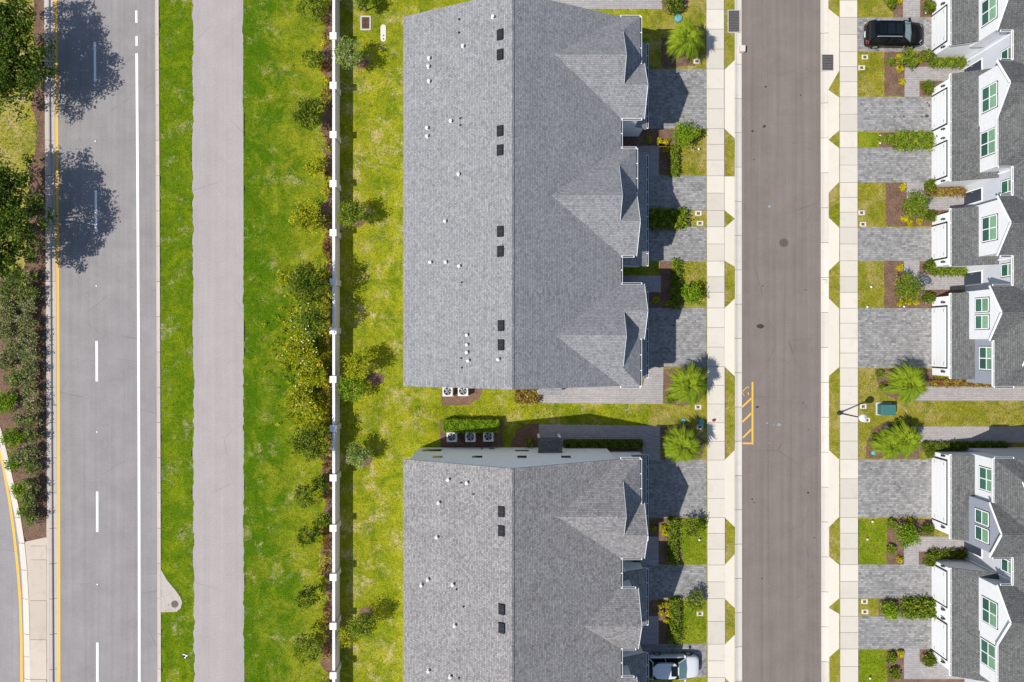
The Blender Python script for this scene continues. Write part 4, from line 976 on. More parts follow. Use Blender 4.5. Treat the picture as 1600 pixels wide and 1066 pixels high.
# trees and shrubs outside the perimeter wall
G = 'trees outside the perimeter wall'
for px, py, rp, h, st, sp, fl, lb in (
    (487, 14, 23, 2.6, 'mid', True, 0, 'loose green tree outside the wall at the very top of the photo'),
    (488, 92, 17, 2.0, 'mid', True, 0, 'small thin green tree outside the wall above the dark tree'),
    (484, 178, 25, 3.2, 'dark', False, 0, 'dark green rounded tree outside the wall between the second and third posts'),
    (494, 262, 17, 2.2, 'yel', True, 0, 'small yellow-green tree outside the wall above the fourth post'),
    (481, 340, 24, 2.8, 'yel', False, 0, 'yellow-green bushy tree outside the wall opposite the fifth post'),
    (452, 432, 17, 2.2, 'yel', True, 0, 'thin yellow-green tree hugging the left side of the large dark tree'),
    (484, 444, 32, 5.3, 'dark', False, 0, 'large dark green tree outside the wall beside the upper back yard'),
    (488, 502, 26, 5.2, 'mid', False, 14, 'green tree with white blossoms outside the wall below the large dark tree'),
    (470, 548, 24, 2.8, 'yel', False, 16, 'sprawling yellow-green tree with white blossoms, upper of the pair'),
    (490, 585, 23, 2.8, 'yel', False, 12, 'yellow-green tree with white blossoms tight against the wall'),
    (468, 622, 22, 2.5, 'yel', True, 10, 'sprawling thin yellow-green tree above the dark lower tree'),
    (492, 646, 17, 2.6, 'yel', True, 0, 'small yellow-green tree outside the wall at the corner of the yard'),
    (486, 690, 30, 4.3, 'dark', False, 0, 'broad dark green tree outside the wall beside the gap between the houses'),
    (478, 774, 18, 2.4, 'mid', True, 0, 'thin green tree outside the wall just below the post past the gap'),
    (501, 752, 11, 1.6, 'dark', False, 0, 'small dark shrub outside the wall above the thin green tree'),
    (480, 838, 16, 2.2, 'dark', True, 0, 'small dark thin tree outside the wall beside the capped post'),
    (505, 812, 11, 1.8, 'mid', False, 0, 'small green shrub outside the wall next to the small dark thin tree'),
    (482, 932, 19, 3.0, 'dark', True, 0, 'dark thin tree outside the wall in the lower part of the photo'),
    (482, 1012, 25, 2.6, 'mid', True, 0, 'loose leafy green tree outside the wall, lowest one fully in view')):
    plant('garden_tree', 'tree', lb, px, py, rp * 1.15, h, st, G, 1.9 if not sp else 1.6, .17, sparse=sp, flowers=fl)
# back yard trees
G = 'trees in the back yards'
for px, py, rp, h, st, sp, lb in (
    (566, 2, 13, 2.4, 'mid', False, 'green tree in the back yard cut off by the top edge of the photo'),
    (546, 86, 22, 2.9, 'pale', False, 'pale feathery tree in the back yard beside the drain grate'),
    (550, 337, 22, 2.9, 'mid', False, 'green tree in the back yard with a spiky shadow, midway up the upper house'),
    (560, 572, 21, 2.9, 'yel', False, 'leafy yellow-green tree in the yard beside the corner of the upper house'),
    (550, 606, 22, 1.9, 'bright', True, 'low feathery bright green tree below the leafy yard tree'),
    (559, 710, 19, 2.1, 'pale', False, 'round blue-green shrub tree in a pale mulch ring beside the wall'),
    (566, 976, 20, 2.7, 'mid', False, 'dark green tree in the lower back yard casting a round shadow'),
    (545, 992, 17, 2.0, 'yel', True, 'thin yellow-green tree in the lower back yard pressed against the wall')):
    plant('yard_tree', 'tree', lb, px, py, rp * 1.2, h * 1.2, st, G, 1.9, .15, sparse=sp)
for px, py, rx, ry in ((566, 100, 11, 9), (560, 349, 9, 7), (566, 716, 17, 13), (573, 955, 11, 8), (588, 592, 14, 9)):
    x, y, _ = P(px, py); struct(MB().prism([(x + rx / 18 * math.cos(k * .4189) * rng.uniform(.85, 1.15), y + ry / 18 * math.sin(k * .4189) * rng.uniform(.85, 1.15)) for k in range(15)], 0, .107).build('mulch_ring', M['mulch']))
# low mixed bronze and green ground cover in the strip along the wall: a mass
gy = nr.uniform(TOP + 100, BOT - 100, 620); gx = nr.normal(509, 4.0, 620)
keep = (np.sin(gy * .052 + 1.0) + .6 * np.sin(gy * .131)) > -.75
gx, gy = gx[keep], gy[keep]
cl = np.stack([(gx - 800) / F * (H - .4), (533 - gy) / F * (H - .4), nr.uniform(.25, .55, len(gx))], 1); cl[:, 0] = np.minimum(cl[:, 0], wx - .3)
p = leaves_in(cl, .27, 14); tn = np.repeat(np.clip(.62 + .33 * np.sin(gy * .11) + nr.normal(0, .18, len(gy)), 0, 1), 14)
o = link('ground_cover', leaf_data('ground_cover', p, .17, tn + nr.normal(0, .1, len(p)), L['red']))
tag(o, 'low bronze and green ground cover along the foot of the perimeter wall', 'ground cover', kind='stuff')

# sprawling flowering undergrowth between the yellow-green trees: a mass
n = 1500
gy = nr.uniform(425, 668, n); wd_ = 42 + 26 * np.sin((gy - 425) / 243 * math.pi) + 9 * np.sin(gy * .09); gx = 514 - np.abs(nr.normal(0, .5, n)) * wd_
cl = np.stack([(gx - 800) / F * (H - .4), (533 - gy) / F * (H - .4), nr.uniform(.16, .5, n)], 1); cl[:, 0] = np.minimum(cl[:, 0], wx - .35)
p = leaves_in(cl, .24, 13); tn = np.repeat(nr.normal(.5, .2, n), 13)
o = link('undergrowth', leaf_data('undergrowth', p, .15, tn + nr.normal(0, .14, len(p)), L['yel']))
tag(o, 'sprawling yellow-green undergrowth outside the wall beside the upper back yard', 'undergrowth', kind='stuff')
# hedges: clipped boxes of leaves
def hedge(label, x0, y0, x1, y1, h, style, dens=900, leaf=.11, name='hedge', rough=.06, lean=0):
    zc = h
    X0, Y0, _ = P(x0, y1, zc * .8); X1, Y1, _ = P(x1, y0, zc * .8)
    cx, cy_ = (X0 + X1) / 2, (Y0 + Y1) / 2; hx, hy = (X1 - X0) / 2, (Y1 - Y0) / 2
    t = thing(name, (cx, cy_, .1), label, 'hedge', 'hedges')
    area = 4 * hx * hy + 2 * h * (2 * hx + 2 * hy)
    n = int(max(500, area * dens))
    u = nr.uniform(-1, 1, (n, 3)); face = nr.integers(0, 5, n)
    u[face < 3, 2] = 1 - np.abs(nr.normal(0, .12, (face < 3).sum())); sx = face == 3; u[sx, 0] = np.sign(u[sx, 0]); sy = face == 4; u[sy, 1] = np.sign(u[sy, 1])
    p = np.stack([u[:, 0] * hx, u[:, 1] * hy, (u[:, 2] + 1) * .5 * h], 1) + nr.normal(0, rough, (n, 3)); p[:, 2] = np.maximum(p[:, 2], .03)
    tint = .5 + .22 * np.sin(p[:, 0] * 7 + 1) * np.sin(p[:, 1] * 6 + 2) + nr.normal(0, .17, n)
    link('foliage', leaf_data('foliage', p, leaf, tint, L[style], .6, .5), t, local=True)
    m = MB(); k = max(2, int(max(hx, hy) * 2 / .6))
    for i in range(k):
        f = -1 + 2 * (i + .5) / k; a, b = (f * hx, 0) if hx > hy else (0, f * hy); m.tube([(a, b, -.05), (a, b, h * .85)], [.03, .015], 5)
    m.build('stem', M['bark'], t, local=True)['kind'] = 'stuff'
    return t
hedge('clipped bright green hedge screening the three condensers beside the lower left house', 694, 657, 778, 674, .95, 'bright')
hedge('shaggy green hedge between the two narrow driveways of the upper left house', 1014, 331, 1068, 353, .6, 'mid', 420, .2, rough=.17)
hedge('thin low hedge beside the lawn at the top narrow walk of the upper left house', 1050, 232, 1057, 272, .5, 'mid', 420, .15, rough=.13)
hedge('thin low hedge beside the lawn above the fourth driveway of the upper left house', 1052, 410, 1060, 478, .5, 'mid', 420, .15, rough=.13)
hedge('thin low hedge beside the lawn below the palm at the lower left house', 1046, 812, 1056, 878, .55, 'mid', 420, .15, rough=.13)
hedge('thin low hedge beside the lawn just above the silver car', 1048, 938, 1060, 1002, .55, 'mid', 420, .15, rough=.13)
hedge('low dark hedge in the shaded bed along the end wall of the lower left house', 884, 690, 1000, 697, .5, 'dark', 600, .15, rough=.08)
hedge('low reddish hedge beside the porch of the upper left house', 808, 609, 840, 627, .5, 'red', 500, .16, rough=.12)
hedge('long tufted hedge between two narrow driveways of the upper right house', 1400, 211, 1453, 230, .5, 'mid', 330, .2, rough=.17)
hedge('long tufted hedge between two narrow driveways of the lower right house', 1414, 938, 1455, 961, .5, 'mid', 330, .2, rough=.17)
hedge('narrow hedge along the garage side wall below the black car', 1457, 94, 1504, 104, .5, 'mid', 330, .15, rough=.12)
hedge('narrow hedge along the garage side wall midway up the upper right house', 1455, 297, 1505, 305, .4, 'red', 330, .15, rough=.12)
hedge('narrow flowering hedge below the third garage of the upper right house', 1458, 421, 1506, 429, .4, 'mid', 330, .15, rough=.12)
hedge('narrow shaded hedge along the garage side wall of the lower right house', 1455, 861, 1505, 869, .45, 'dark', 330, .15, rough=.12)
hedge('low red hedge beside the side walk at the end of the upper right house', 1458, 594, 1552, 602, .35, 'red', 500, .15, rough=.08)
hedge('low dark hedge in the shaded bed at the end of the lower right house', 1445, 692, 1570, 701, .4, 'dark', 500, .15, rough=.08)

# front garden trees and shrubs
G = 'front garden shrubs'
for px, py, rp, h, st, dn, tr, lb in (
    (1052, 6, 17, 1.3, 'dark', 1.4, False, 'dark leafy shrub in the bed at the top beside the left sidewalk'),
    (1070, 212, 22, 2.2, 'bright', 1.3, True, 'glossy green small tree below the topmost driveway on the left'),
    (1080, 460, 19, 1.9, 'bright', 1.0, True, 'bright loose small tree above the fourth driveway on the left'),
    (1046, 622, 8, .8, 'mid', 1.5, False, 'small dark shrub at the foot of the palm beside the upper left house'),
    (828, 691, 6, .9, 'mid', 1.5, False, 'small square green shrub beside the shaded porch of the lower left house'),
    (1080, 824, 17, 1.9, 'mid', .9, True, 'thin small tree on the lawn below the wide driveway of the lower left house'),
    (1084, 938, 17, 1.5, 'mid', .8, True, 'thin shrub beside the two meter boxes above the silver car'),
    (994, 870, 8, .8, 'dark', 1.5, False, 'dark shrub in the shaded nook beside the lower left garage'),
    (1391, 5, 9, .9, 'mid', 1.5, False, 'green shrub in the bed just above the black car'),
    (1452, 12, 10, .9, 'dark', 1.6, False, 'rounded dark shrub against the garage above the black car'),
    (1418, 92, 17, 1.7, 'mid', .9, True, 'loose green shrub beside the black car with gold plants at its foot'),
    (1447, 89, 10, 1.0, 'dark', 1.5, False, 'rounded dark shrub at the garage corner below the black car'),
    (1449, 137, 10, .9, 'dark', 1.6, False, 'rounded dark shrub in the square planter above the second right driveway'),
    (1390, 98, 6, .5, 'mid', 1.4, False, 'small green plant in the mulch beside the top right meter boxes'),
    (1428, 322, 23, 2.0, 'mid', 1.4, True, 'dense round green shrub beside the narrow walk of the upper right house'),
    (1452, 291, 10, .9, 'dark', 1.6, False, 'rounded dark shrub in the planter above the dense round green shrub'),
    (1452, 338, 9, .9, 'dark', 1.5, False, 'rounded dark shrub at the garage corner below the dense round shrub'),
    (1416, 450, 24, 2.0, 'mid', 1.2, True, 'wide fine-leaved green shrub above the wide driveway of the upper right house'),
    (1440, 440, 11, 1.0, 'lav', 1.0, False, 'lavender-grey bush at the edge of the walk beside the wide fine-leaved shrub'),
    (1451, 416, 9, .9, 'dark', 1.6, False, 'rounded dark shrub in the planter below the third garage on the right'),
    (1450, 465, 9, .9, 'dark', 1.6, False, 'rounded dark shrub above the wide white garage door'),
    (1374, 584, 5, .5, 'mid', 1.3, False, 'upper small plant in the mulch left of the upper right palm'),
    (1378, 605, 5, .5, 'mid', 1.3, False, 'lower small plant in the mulch left of the upper right palm'),
    (1366, 683, 5, .5, 'mid', 1.3, False, 'upper small plant in the mulch left of the lower right palm'),
    (1406, 663, 10, .9, 'mid', 1.2, False, 'green shrub at the top of the lower right palm bed'),
    (1450, 708, 8, .8, 'dark', 1.5, False, 'dark shrub at the corner of the lower right garage'),
    (1416, 838, 20, 2.1, 'bright', 1.2, True, 'green small tree beside the curved walk of the lower right house'),
    (1448, 826, 9, .9, 'dark', 1.6, False, 'rounded dark shrub below the wide garage door of the lower right house'),
    (1391, 818, 7, .6, 'mid', 1.3, False, 'small green plant at the top of the mulch strip of the lower right house'),
    (1391, 858, 7, .6, 'mid', 1.3, False, 'small green plant midway down the mulch strip of the lower right house'),
    (1452, 874, 10, .9, 'dark', 1.6, False, 'rounded dark shrub at the narrow garage of the lower right house'),
    (1389, 953, 15, 1.3, 'bright', 1.6, False, 'round bright green bush at the end of the lower tufted hedge'),
    (1378, 219, 6, .6, 'mid', 1.3, False, 'small plant at the end of the upper tufted hedge'),
    (1388, 218, 7, .6, 'mid', 1.3, False, 'small plant second from the end of the upper tufted hedge'),
    (1392, 1027, 8, .7, 'mid', 1.3, False, 'small green shrub in the lowest mulch strip on the right'),
    (1396, 1052, 9, .9, 'mid', 1.3, False, 'larger green shrub in the lowest mulch strip on the right'),
    (1450, 1030, 10, .9, 'dark', 1.6, False, 'rounded dark shrub in the lowest planter beside the garage')):
    plant('garden_tree' if tr else 'shrub', 'tree' if tr else 'shrub', lb, px, py, rp * 1.08, h, st, G, dn * 1.9, .14, trunk=tr, part='crown' if tr else 'foliage')
# lavender twigs by the silver car drive
plant('shrub', 'shrub', 'lavender flowering twigs overhanging the narrow driveway above the silver car', 1084, 930, 15, 1.5, 'lav', G, .5, .13, ry=6, trunk=False, sparse=True, part='foliage')
# little gold plants in the mulch
gold = [(1029, 221, 'upper left of the group by the topmost left walk'), (1041, 222, 'upper right of the group by the topmost left walk'), (1041, 234, 'lowest of the group by the topmost left walk'),
        (1013, 219, 'in the shaded bed by the topmost left garage'), (1024, 468, 'in the shaded bed, left of two above the wide driveway'), (1044, 474, 'in the shaded bed, right of two above the wide driveway'),
        (1022, 826, 'leftmost of the group below the wide lower left driveway'), (1034, 823, 'uppermost of the group below the wide lower left driveway'), (1038, 832, 'right of the group below the wide lower left driveway'),
        (1032, 945, 'upper left of the group above the silver car'), (1042, 944, 'upper right of the group above the silver car'), (1033, 956, 'lower left of the group above the silver car'), (1044, 956, 'lower right of the group above the silver car'), (1041, 970, 'lowest of the group above the silver car'),
        (1403, 92, 'upper one at the foot of the shrub below the black car'), (1405, 108, 'larger one at the foot of the shrub below the black car'), (1407, 130, 'single one beside the walk below the black car'), (1436, 95, 'right one at the foot of the shrub below the black car'),
        (1411, 343, 'left one below the dense round shrub'), (1420, 350, 'middle one below the dense round shrub'), (1435, 346, 'right one below the dense round shrub'), (1408, 293, 'single one above the dense round shrub'),
        (1405, 418, 'upper one beside the wide fine-leaved shrub'), (1404, 473, 'left one below the wide fine-leaved shrub'), (1417, 471, 'middle one below the wide fine-leaved shrub'), (1430, 472, 'right one below the wide fine-leaved shrub'),
        (1404, 874, 'at the bottom of the mulch strip of the lower right house'), (1420, 815, 'above the small tree of the lower right house'), (1402, 3, 'at the top edge above the black car'), (1406, 1020, 'in the lowest mulch strip on the right')]
for px, py, lb in gold:
    plant('gold_plant', 'plant', 'small golden plant, ' + lb, px, py, 4.6 if px < 1200 else 5.6, .45, 'gold', 'small golden plants', 1.6, .15, trunk=False, part='foliage', cls=14)

# fan palms
def frond_data(var):
    g = np.random.default_rng(100 + var)
    V = []; Fc = []; Ti = []
    el = (.95, .50, .10, -.32)[var]; pl = (.22, .34, .42, .42)[var]
    def pt(r, side, dz=0.0):
        return (r * math.cos(el) , side, r * math.sin(el) - .16 * r * r + dz)
    # petiole
    i = len(V)
    for r, wd in ((.05, .03), (pl, .018)): V += [pt(r, -wd), pt(r, wd)]
    Fc.append((i, i + 1, i + 3, i + 2)); Ti.append(.75)
    n = 15
    for k in range(n):
        a = math.radians(-62 + 124 * k / (n - 1)) + g.normal(0, .03)
        ln = (.72 + .50 * math.cos(a) ** 2) * g.uniform(.88, 1.1)
        def at(s, off, fold):
            rx = pl + s * ln * math.cos(a) * .95; sy = s * ln * math.sin(a) * .62 + off
            return pt(rx, sy, fold - .22 * (s * ln) ** 2 - .1 * abs(sy))
        w1 = .045; i = len(V)
        V += [at(.04, 0, 0), at(.5, -w1, -.015), at(.5, 0, .02), at(.5, w1, -.015), at(1.0, 0, -.05)]
        Fc += [(i, i + 1, i + 2), (i, i + 2, i + 3), (i + 1, i + 4, i + 2), (i + 2, i + 4, i + 3)]; Ti += [.35, .6, .35, .6]
    me = bpy.data.meshes.new('frond'); me.from_pydata(V, [], Fc)
    a = me.attributes.new('tint', 'FLOAT', 'FACE'); a.data.foreach_set('value', np.clip(np.array(Ti) + g.normal(0, .12, len(Ti)), 0, 1).astype(np.float32))
    me.materials.append(L['palm']); return me
FR = [frond_data(k) for k in range(4)]
def palm(px, py, rpx, h, label, seed):
    g = random.Random(seed); x, y, _ = P(px, py, h)
    t = thing('fan_palm', (x, y, .1), label, 'palm', 'fan palms')
    sc_ = rpx / F * (H - h) / 1.42
    prof = []
    for k in range(9):
        z = (h - .1) * k / 8; prof += [(.17 - .004 * k, z), (.145 - .004 * k, z + .05)]
    MB().lathe(prof, seg=10).build('trunk', M['palm_bark'], t, local=True)
    for var, cnt in ((3, 9), (2, 11), (1, 9), (0, 5)):
        for k in range(cnt):
            o = link('frond', FR[var], t, local=True); o.location = (0, 0, h - .1 + .05 * (3 - var))
            o.rotation_euler = (g.uniform(-.4, .4), g.uniform(-.18, .18), 2 * math.pi * (k + g.uniform(-.25, .25)) / cnt + var)
            s = sc_ * g.uniform(.88, 1.1); o.scale = (s, s, s)
palm(1072, 58, 31, 3.0, 'fan palm above the topmost driveway on the left, beside a teal lid', 1)
palm(1077, 603, 33, 3.2, 'fan palm beside the left sidewalk at the end of the upper left house', 2)
palm(1067, 697, 32, 3.0, 'fan palm beside the left sidewalk above the lower left wide driveway', 3)
palm(1422, 600, 33, 2.7, 'fan palm at the corner of the upper right house beside the side walk', 4)
palm(1392, 697, 25, 1.9, 'left one of the two crowded palms above the lower right driveway', 5)
palm(1416, 688, 28, 2.3, 'right one of the two crowded palms above the lower right driveway', 6)

# tufts and clover that break up the lawns: a mass
areas = [(251, -60, 301, 1120, 2600), (384, -60, 500, 1120, 5200), (536, -60, 628, 1120, 4200), (1060, 205, 1102, 274, 350), (1060, 410, 1102, 480, 350), (1064, 812, 1102, 880, 350), (1066, 940, 1102, 1004, 350), (1340, 84, 1379, 151, 350), (1340, 288, 1381, 353, 350), (1340, 410, 1379, 481, 350), (1340, 580, 1366, 715, 450), (1340, 812, 1383, 880, 350), (1341, 1016, 1383, 1100, 350), (1440, 628, 1600, 664, 800), (640, 634, 1030, 652, 900), (0, 180, 66, 245, 500)]
pp = []; tt = []
for x0, y0, x1, y1, n in areas:
    a = nr.uniform(0, 1, (n, 2)); big = np.sin(a[:, 0] * 9 + a[:, 1] * 23) * .5
    pp.append(np.stack([(x0 + a[:, 0] * (x1 - x0) - 800) / F * H, (533 - y0 - a[:, 1] * (y1 - y0)) / F * H, np.full(n, .125)], 1)); tt.append(.45 + .15 * big + nr.normal(0, .2, n))
pp = np.concatenate(pp); tt = np.concatenate(tt)
pp = np.repeat(pp, 3, axis=0) + nr.normal(0, .035, (len(pp) * 3, 3)) * np.array([1, 1, .4]); pp[:, 2] = np.maximum(pp[:, 2], .11)
o = link('grass', leaf_data('grass', pp, .085, np.repeat(tt, 3), L['tuft'], .35, .2)); tag(o, 'loose grass tufts and clover scattered over the lawns', 'grass', kind='stuff')

# ------------------------------------------------------------------ small things
def condenser(loc, label):
    t = thing('condenser', loc, label, 'air conditioner', 'air conditioning condensers')
    MB().box(-.48, .48, -.48, .48, -.02, .06).build('pad', M['pad'], t, local=True)
    m = MB()
    for sx in (-1, 1):
        for sy in (-1, 1): m.box(sx * .40 - .03, sx * .40 + .03, sy * .40 - .03, sy * .40 + .03, .06, .78)
    c = m.build('cabinet', M['ac'], t, local=True)
    MB().box(-.385, .385, -.385, .385, .07, .62).build('coil', M['ac_d'], c, local=True)
    m = MB()
    for k in range(9):
        z = .12 + k * .07
        m.box(-.415, .415, -.415, -.395, z, z + .03); m.box(-.415, .415, .395, .415, z, z + .03); m.box(-.415, -.395, -.39, .39, z, z + .03); m.box(.395, .415, -.39, .39, z, z + .03)
    m.build('louvres', M['ac'], c, local=True)['kind'] = 'stuff'
    # top deck with a round opening
    m = MB(); n = 24; ring = [(.33 * math.cos(2 * math.pi * k / n), .33 * math.sin(2 * math.pi * k / n)) for k in range(n)]
    sq = []
    for x, y in ring:
        f = .43 / max(abs(x), abs(y)); sq.append((x * f, y * f))
    for k in range(n):
        j = (k + 1) % n; m.face([(*ring[k], .80), (*sq[k], .80), (*sq[j], .80), (*ring[j], .80)]); m.face([(*sq[k], .80), (*sq[k], .70), (*sq[j], .70), (*sq[j], .80)]); m.face([(*ring[k], .70), (*ring[k], .80), (*ring[j], .80), (*ring[j], .70)])
    m.build('top_deck', M['ac'], t, local=True)
    m = MB()
    for k in range(5):
        a = k * 2 * math.pi / 5; ca, sa = math.cos(a), math.sin(a)
        q = [(.06, -.03, .70), (.29, -.10, .72), (.31, .06, .66), (.08, .05, .67)]
        m.face([(x * ca - y * sa, x * sa + y * ca, z) for x, y, z in q])
    m.lathe([(.08, .66), (.08, .74), (.03, .76)], seg=12); m.build('fan', M['ac_fan'], t, local=True)
    m = MB()
    for rr in (.10, .2, .29):
        m.tube([(rr * math.cos(2 * math.pi * k / 20), rr * math.sin(2 * math.pi * k / 20), .81) for k in range(21)], .006, 4)
    for k in range(4):
        a = k * math.pi / 4; m.bar((-.34 * math.cos(a), -.34 * math.sin(a), .815), (.34 * math.cos(a), .34 * math.sin(a), .815), .012, .012)
    m.build('fan_guard', M['ac_d'], t, local=True)
    return t
ac0 = condenser((PX(706, .8), PY(682.5, .8), .11), 'pale condenser beside the hedge, left one of the three')
copy_thing(ac0, (PX(735, .8), PY(682.5, .8), .11), .6, 'pale condenser beside the hedge, middle one of the three').rotation_euler.z = 0
copy_thing(ac0, (PX(763, .8), PY(682, .8), .11), 0, 'pale condenser beside the hedge, right one of the three')
copy_thing(ac0, (PX(699.5, .8), PY(611.5, .8), .11), 0, 'condenser half under the roof edge of the upper house, left one of two')
copy_thing(ac0, (PX(723.5, .8), PY(611, .8), .11), 0, 'condenser half under the roof edge of the upper house, right one of two')

def meter(loc, label, white=True):
    t = thing('meter_box', loc, label, 'meter box', 'ground meter boxes')
    m = MB(); m.box(-.28, .28, -.2, -.11, -.02, .035); m.box(-.28, .28, .11, .2, -.02, .035); m.box(-.28, -.13, -.11, .11, -.02, .035); m.box(.13, .28, -.11, .11, -.02, .035)
    m.build('collar', M['apron'], t, local=True, bevel=.02)
    MB().box(-.128, .128, -.108, .108, -.02, .022).build('lid', M['iron'], t, local=True)
    return t
ml = [(1088, 97, 'below the palm at the top of the left sidewalk'), (1090.5, 334, 'upper of two beside the shaggy green hedge'), (1093, 349.5, 'lower of two beside the shaggy green hedge'), (1090, 636, 'below the palm beside the upper left house'), (1093, 667, 'in the palm shade above the lower left palm'), (1091, 940, 'under the thin shrub, upper of two above the silver car'), (1093, 958, 'lower of two on the lawn above the silver car'),
      (1350, 90.5, 'upper of two on the lawn below the black car'), (1345, 107, 'lower of two on the lawn below the black car'), (1345, 333, 'upper of two on the lawn beside the dense round shrub'), (1347, 351, 'lower of two on the lawn beside the dense round shrub'), (1347.5, 635, 'near the street lamp, upper of two'), (1353, 656, 'near the street lamp, lower of two'), (1349.5, 939, 'upper of two beside the lower tufted hedge on the right'), (1350, 955, 'lower of two beside the lower tufted hedge on the right')]
m0 = None
for px, py, lb in ml:
    loc = P(px, py); loc = (loc[0], loc[1], .10)
    m0_ = meter(loc, 'cream ground meter box, ' + lb) if m0 is None else copy_thing(m0, loc, 0, 'cream ground meter box, ' + lb)
    if m0 is None: m0 = m0_

# street lamp
lx, ly, _ = P(1310, 645)
t = thing('street_lamp', (lx, ly, .1), 'black street lamp with a pale globe head beside the right sidewalk', 'street lamp')
MB().lathe([(.2, 0), (.2, .12), (.13, .2), (.10, .5), (.075, .55)], seg=12).build('base', M['lamp_m'], t, local=True)
MB().lathe([(.07, .5), (.05, 3.45), (.08, 3.5), (.08, 3.58)], seg=10).build('pole', M['lamp_m'], t, local=True)
hd = MB().lathe([(.10, 3.55), (.2, 3.62), (.24, 3.95), (.20, 4.05)], seg=12).build('lantern', M['lamp_g'], t, local=True)
MB().lathe([(.32, 4.03), (.30, 4.08), (.12, 4.2), (.03, 4.28)], seg=12).build('cap', M['lamp_g'], hd, local=True)
# transformer
x, y, _ = P(1387, 640, .8)
t = thing('transformer_cabinet', (x, y, .1), 'dark teal transformer cabinet on the lawn near the street lamp', 'utility box')
MB().box(-.68, .68, -.55, .55, -.05, .08).build('pad', M['pad'], t, local=True)
cb = MB().box(-.58, .58, -.46, .40, .08, .78).build('cabinet', M['teal'], t, local=True, bevel=.03)
m = MB().mesh([(-.62, -.5, .78), (.62, -.5, .78), (.62, .44, .80), (-.62, .44, .80), (-.6, -.48, .84), (.6, -.48, .84), (.6, .42, .9), (-.6, .42, .9)], [(3, 2, 1, 0), (4, 5, 6, 7), (0, 1, 5, 4), (1, 2, 6, 5), (2, 3, 7, 6), (3, 0, 4, 7)]); m.build('lid', M['teal'], t, local=True, bevel=.02)
MB().box(-.45, -.12, -.47, -.462, .3, .6).build('warning_plate', M['p_yellow'], cb, local=True)
MB().box(-.06, .06, -.49, -.46, .35, .45).build('handle', M['lamp_m'], cb, local=True)
def lid(px, py, r, h, mat, label):
    x, y, _ = P(px, py); t = thing('utility_lid', (x, y, .1), label, 'utility lid')
    MB().lathe([(r * 1.1, -.03), (r * 1.1, .03), (r, .05)], seg=16).build('collar', M['teal'], t, local=True)
    MB().lathe([(r * .95, .02), (r * .95, h), (r * .6, h + .04)], seg=16).build('lid', M[mat], t, local=True)
lid(1059, 30, .34, .12, 'teal_l', 'round teal utility lid beside the topmost left palm')
lid(1383.5, 669, .26, .1, 'teal_l', 'pale teal utility lid at the top of the lower right palm bed')
lid(1363, 707, .2, .1, 'teal_l', 'small teal lid in the mulch at the left of the lower right palm bed')
lid(1067, 657, .2, .1, 'teal_l', 'pale teal lid on the grass between the two left palms')
lid(1095, 659, .24, .1, 'teal_l', 'teal lid beside the left sidewalk above the shaded meter box')
lid(1114, 656.5, .12, .2, 'red', 'small dark red marker on the left sidewalk between the palms')
# back yard drain and pale pad
x, y, _ = P(572, 37.5)
t = thing('yard_drain', (x, y, .1), 'square rusty drain grate in a concrete frame near the top of the back yard', 'drain')
m = MB(); m.box(-.45, .45, -.62, -.5, -.02, .06); m.box(-.45, .45, .5, .62, -.02, .06); m.box(-.45, -.33, -.5, .5, -.02, .06); m.box(.33, .45, -.5, .5, -.02, .06); m.build('frame', M['pad'], t, local=True, bevel=.01)
MB().box(-.33, .33, -.5, .5, -.03, .0).build('pit', M['dark'], t, local=True)
for k in range(6): MB().box(-.32 + k * .11, -.32 + k * .11 + .08, -.5, .5, .015, .045).build('grate_bar', M['rust'], t, local=True)
MB().box(-.33, .33, -.03, .03, .046, .055).build('cross_bar', M['rust'], t, local=True)
x, y, _ = P(599.5, 53)
t = thing('splash_pad', (x, y, .1), 'elongated pale concrete pad with rounded ends on the back yard grass', 'concrete pad')
pts = [(.24 * math.cos(a), .5 + .24 * math.sin(a)) for a in np.linspace(0, math.pi, 9)] + [(.24 * math.cos(a), -.5 + .24 * math.sin(a)) for a in np.linspace(math.pi, 2 * math.pi, 9)]
MB().prism(pts, -.02, .05).build('slab', M['apron'], t, local=True, bevel=.015)
for yy in (-.52, -.22): MB().lathe([(.07, .05), (.07, .062)], (.02, yy, 0), 10).build('cap', M['grate'], t, local=True)
# street inlets
def inlet(x0, y0, x1, y1, label):
    X0, Y0, _ = P(x0, y1); X1, Y1, _ = P(x1, y0); cx, cy_ = (X0 + X1) / 2, (Y0 + Y1) / 2; hx, hy = (X1 - X0) / 2, (Y1 - Y0) / 2
    t = thing('kerb_inlet', (cx, cy_, .1), label, 'drain', 'kerb inlets')
    MB().box(-hx - .07, hx + .07, -hy - .07, hy + .07, -.08, .012).build('frame', M['pad'], t, local=True)
    MB().box(-hx, hx, -hy, hy, -.05, .02).build('plate', M['dark'], t, local=True)
    n = int(hy * 2 / .14)
    for k in range(n):
        y = -hy + .03 + k * (2 * hy - .06) / n; MB().box(-hx + .03, hx - .03, y, y + .085, .018, .032).build('grate_bar', M['grate'], t, local=True)
inlet(1137.5, 18, 1154, 51, 'dark grated drain beside the left kerb at the top of the street')
inlet(1283.5, 87, 1300.5, 111, 'dark grated drain beside the right kerb opposite the black car')
x, y, _ = P(1158.5, 79)
t = thing('kerb_box', (x, y, .02), 'small pale box standing on the left kerb near the top of the street', 'box')
MB().box(-.26, .2, -.27, .27, 0, .42).build('body', M['walk'], t, local=True, bevel=.03); MB().box(.2, .23, -.2, .2, .06, .3).build('opening', M['dark'], t, local=True)
x, y, _ = P(1287, 441)
t = thing('kerb_block', (x, y, .02), 'small white block lying on the right kerb midway down the street', 'block')
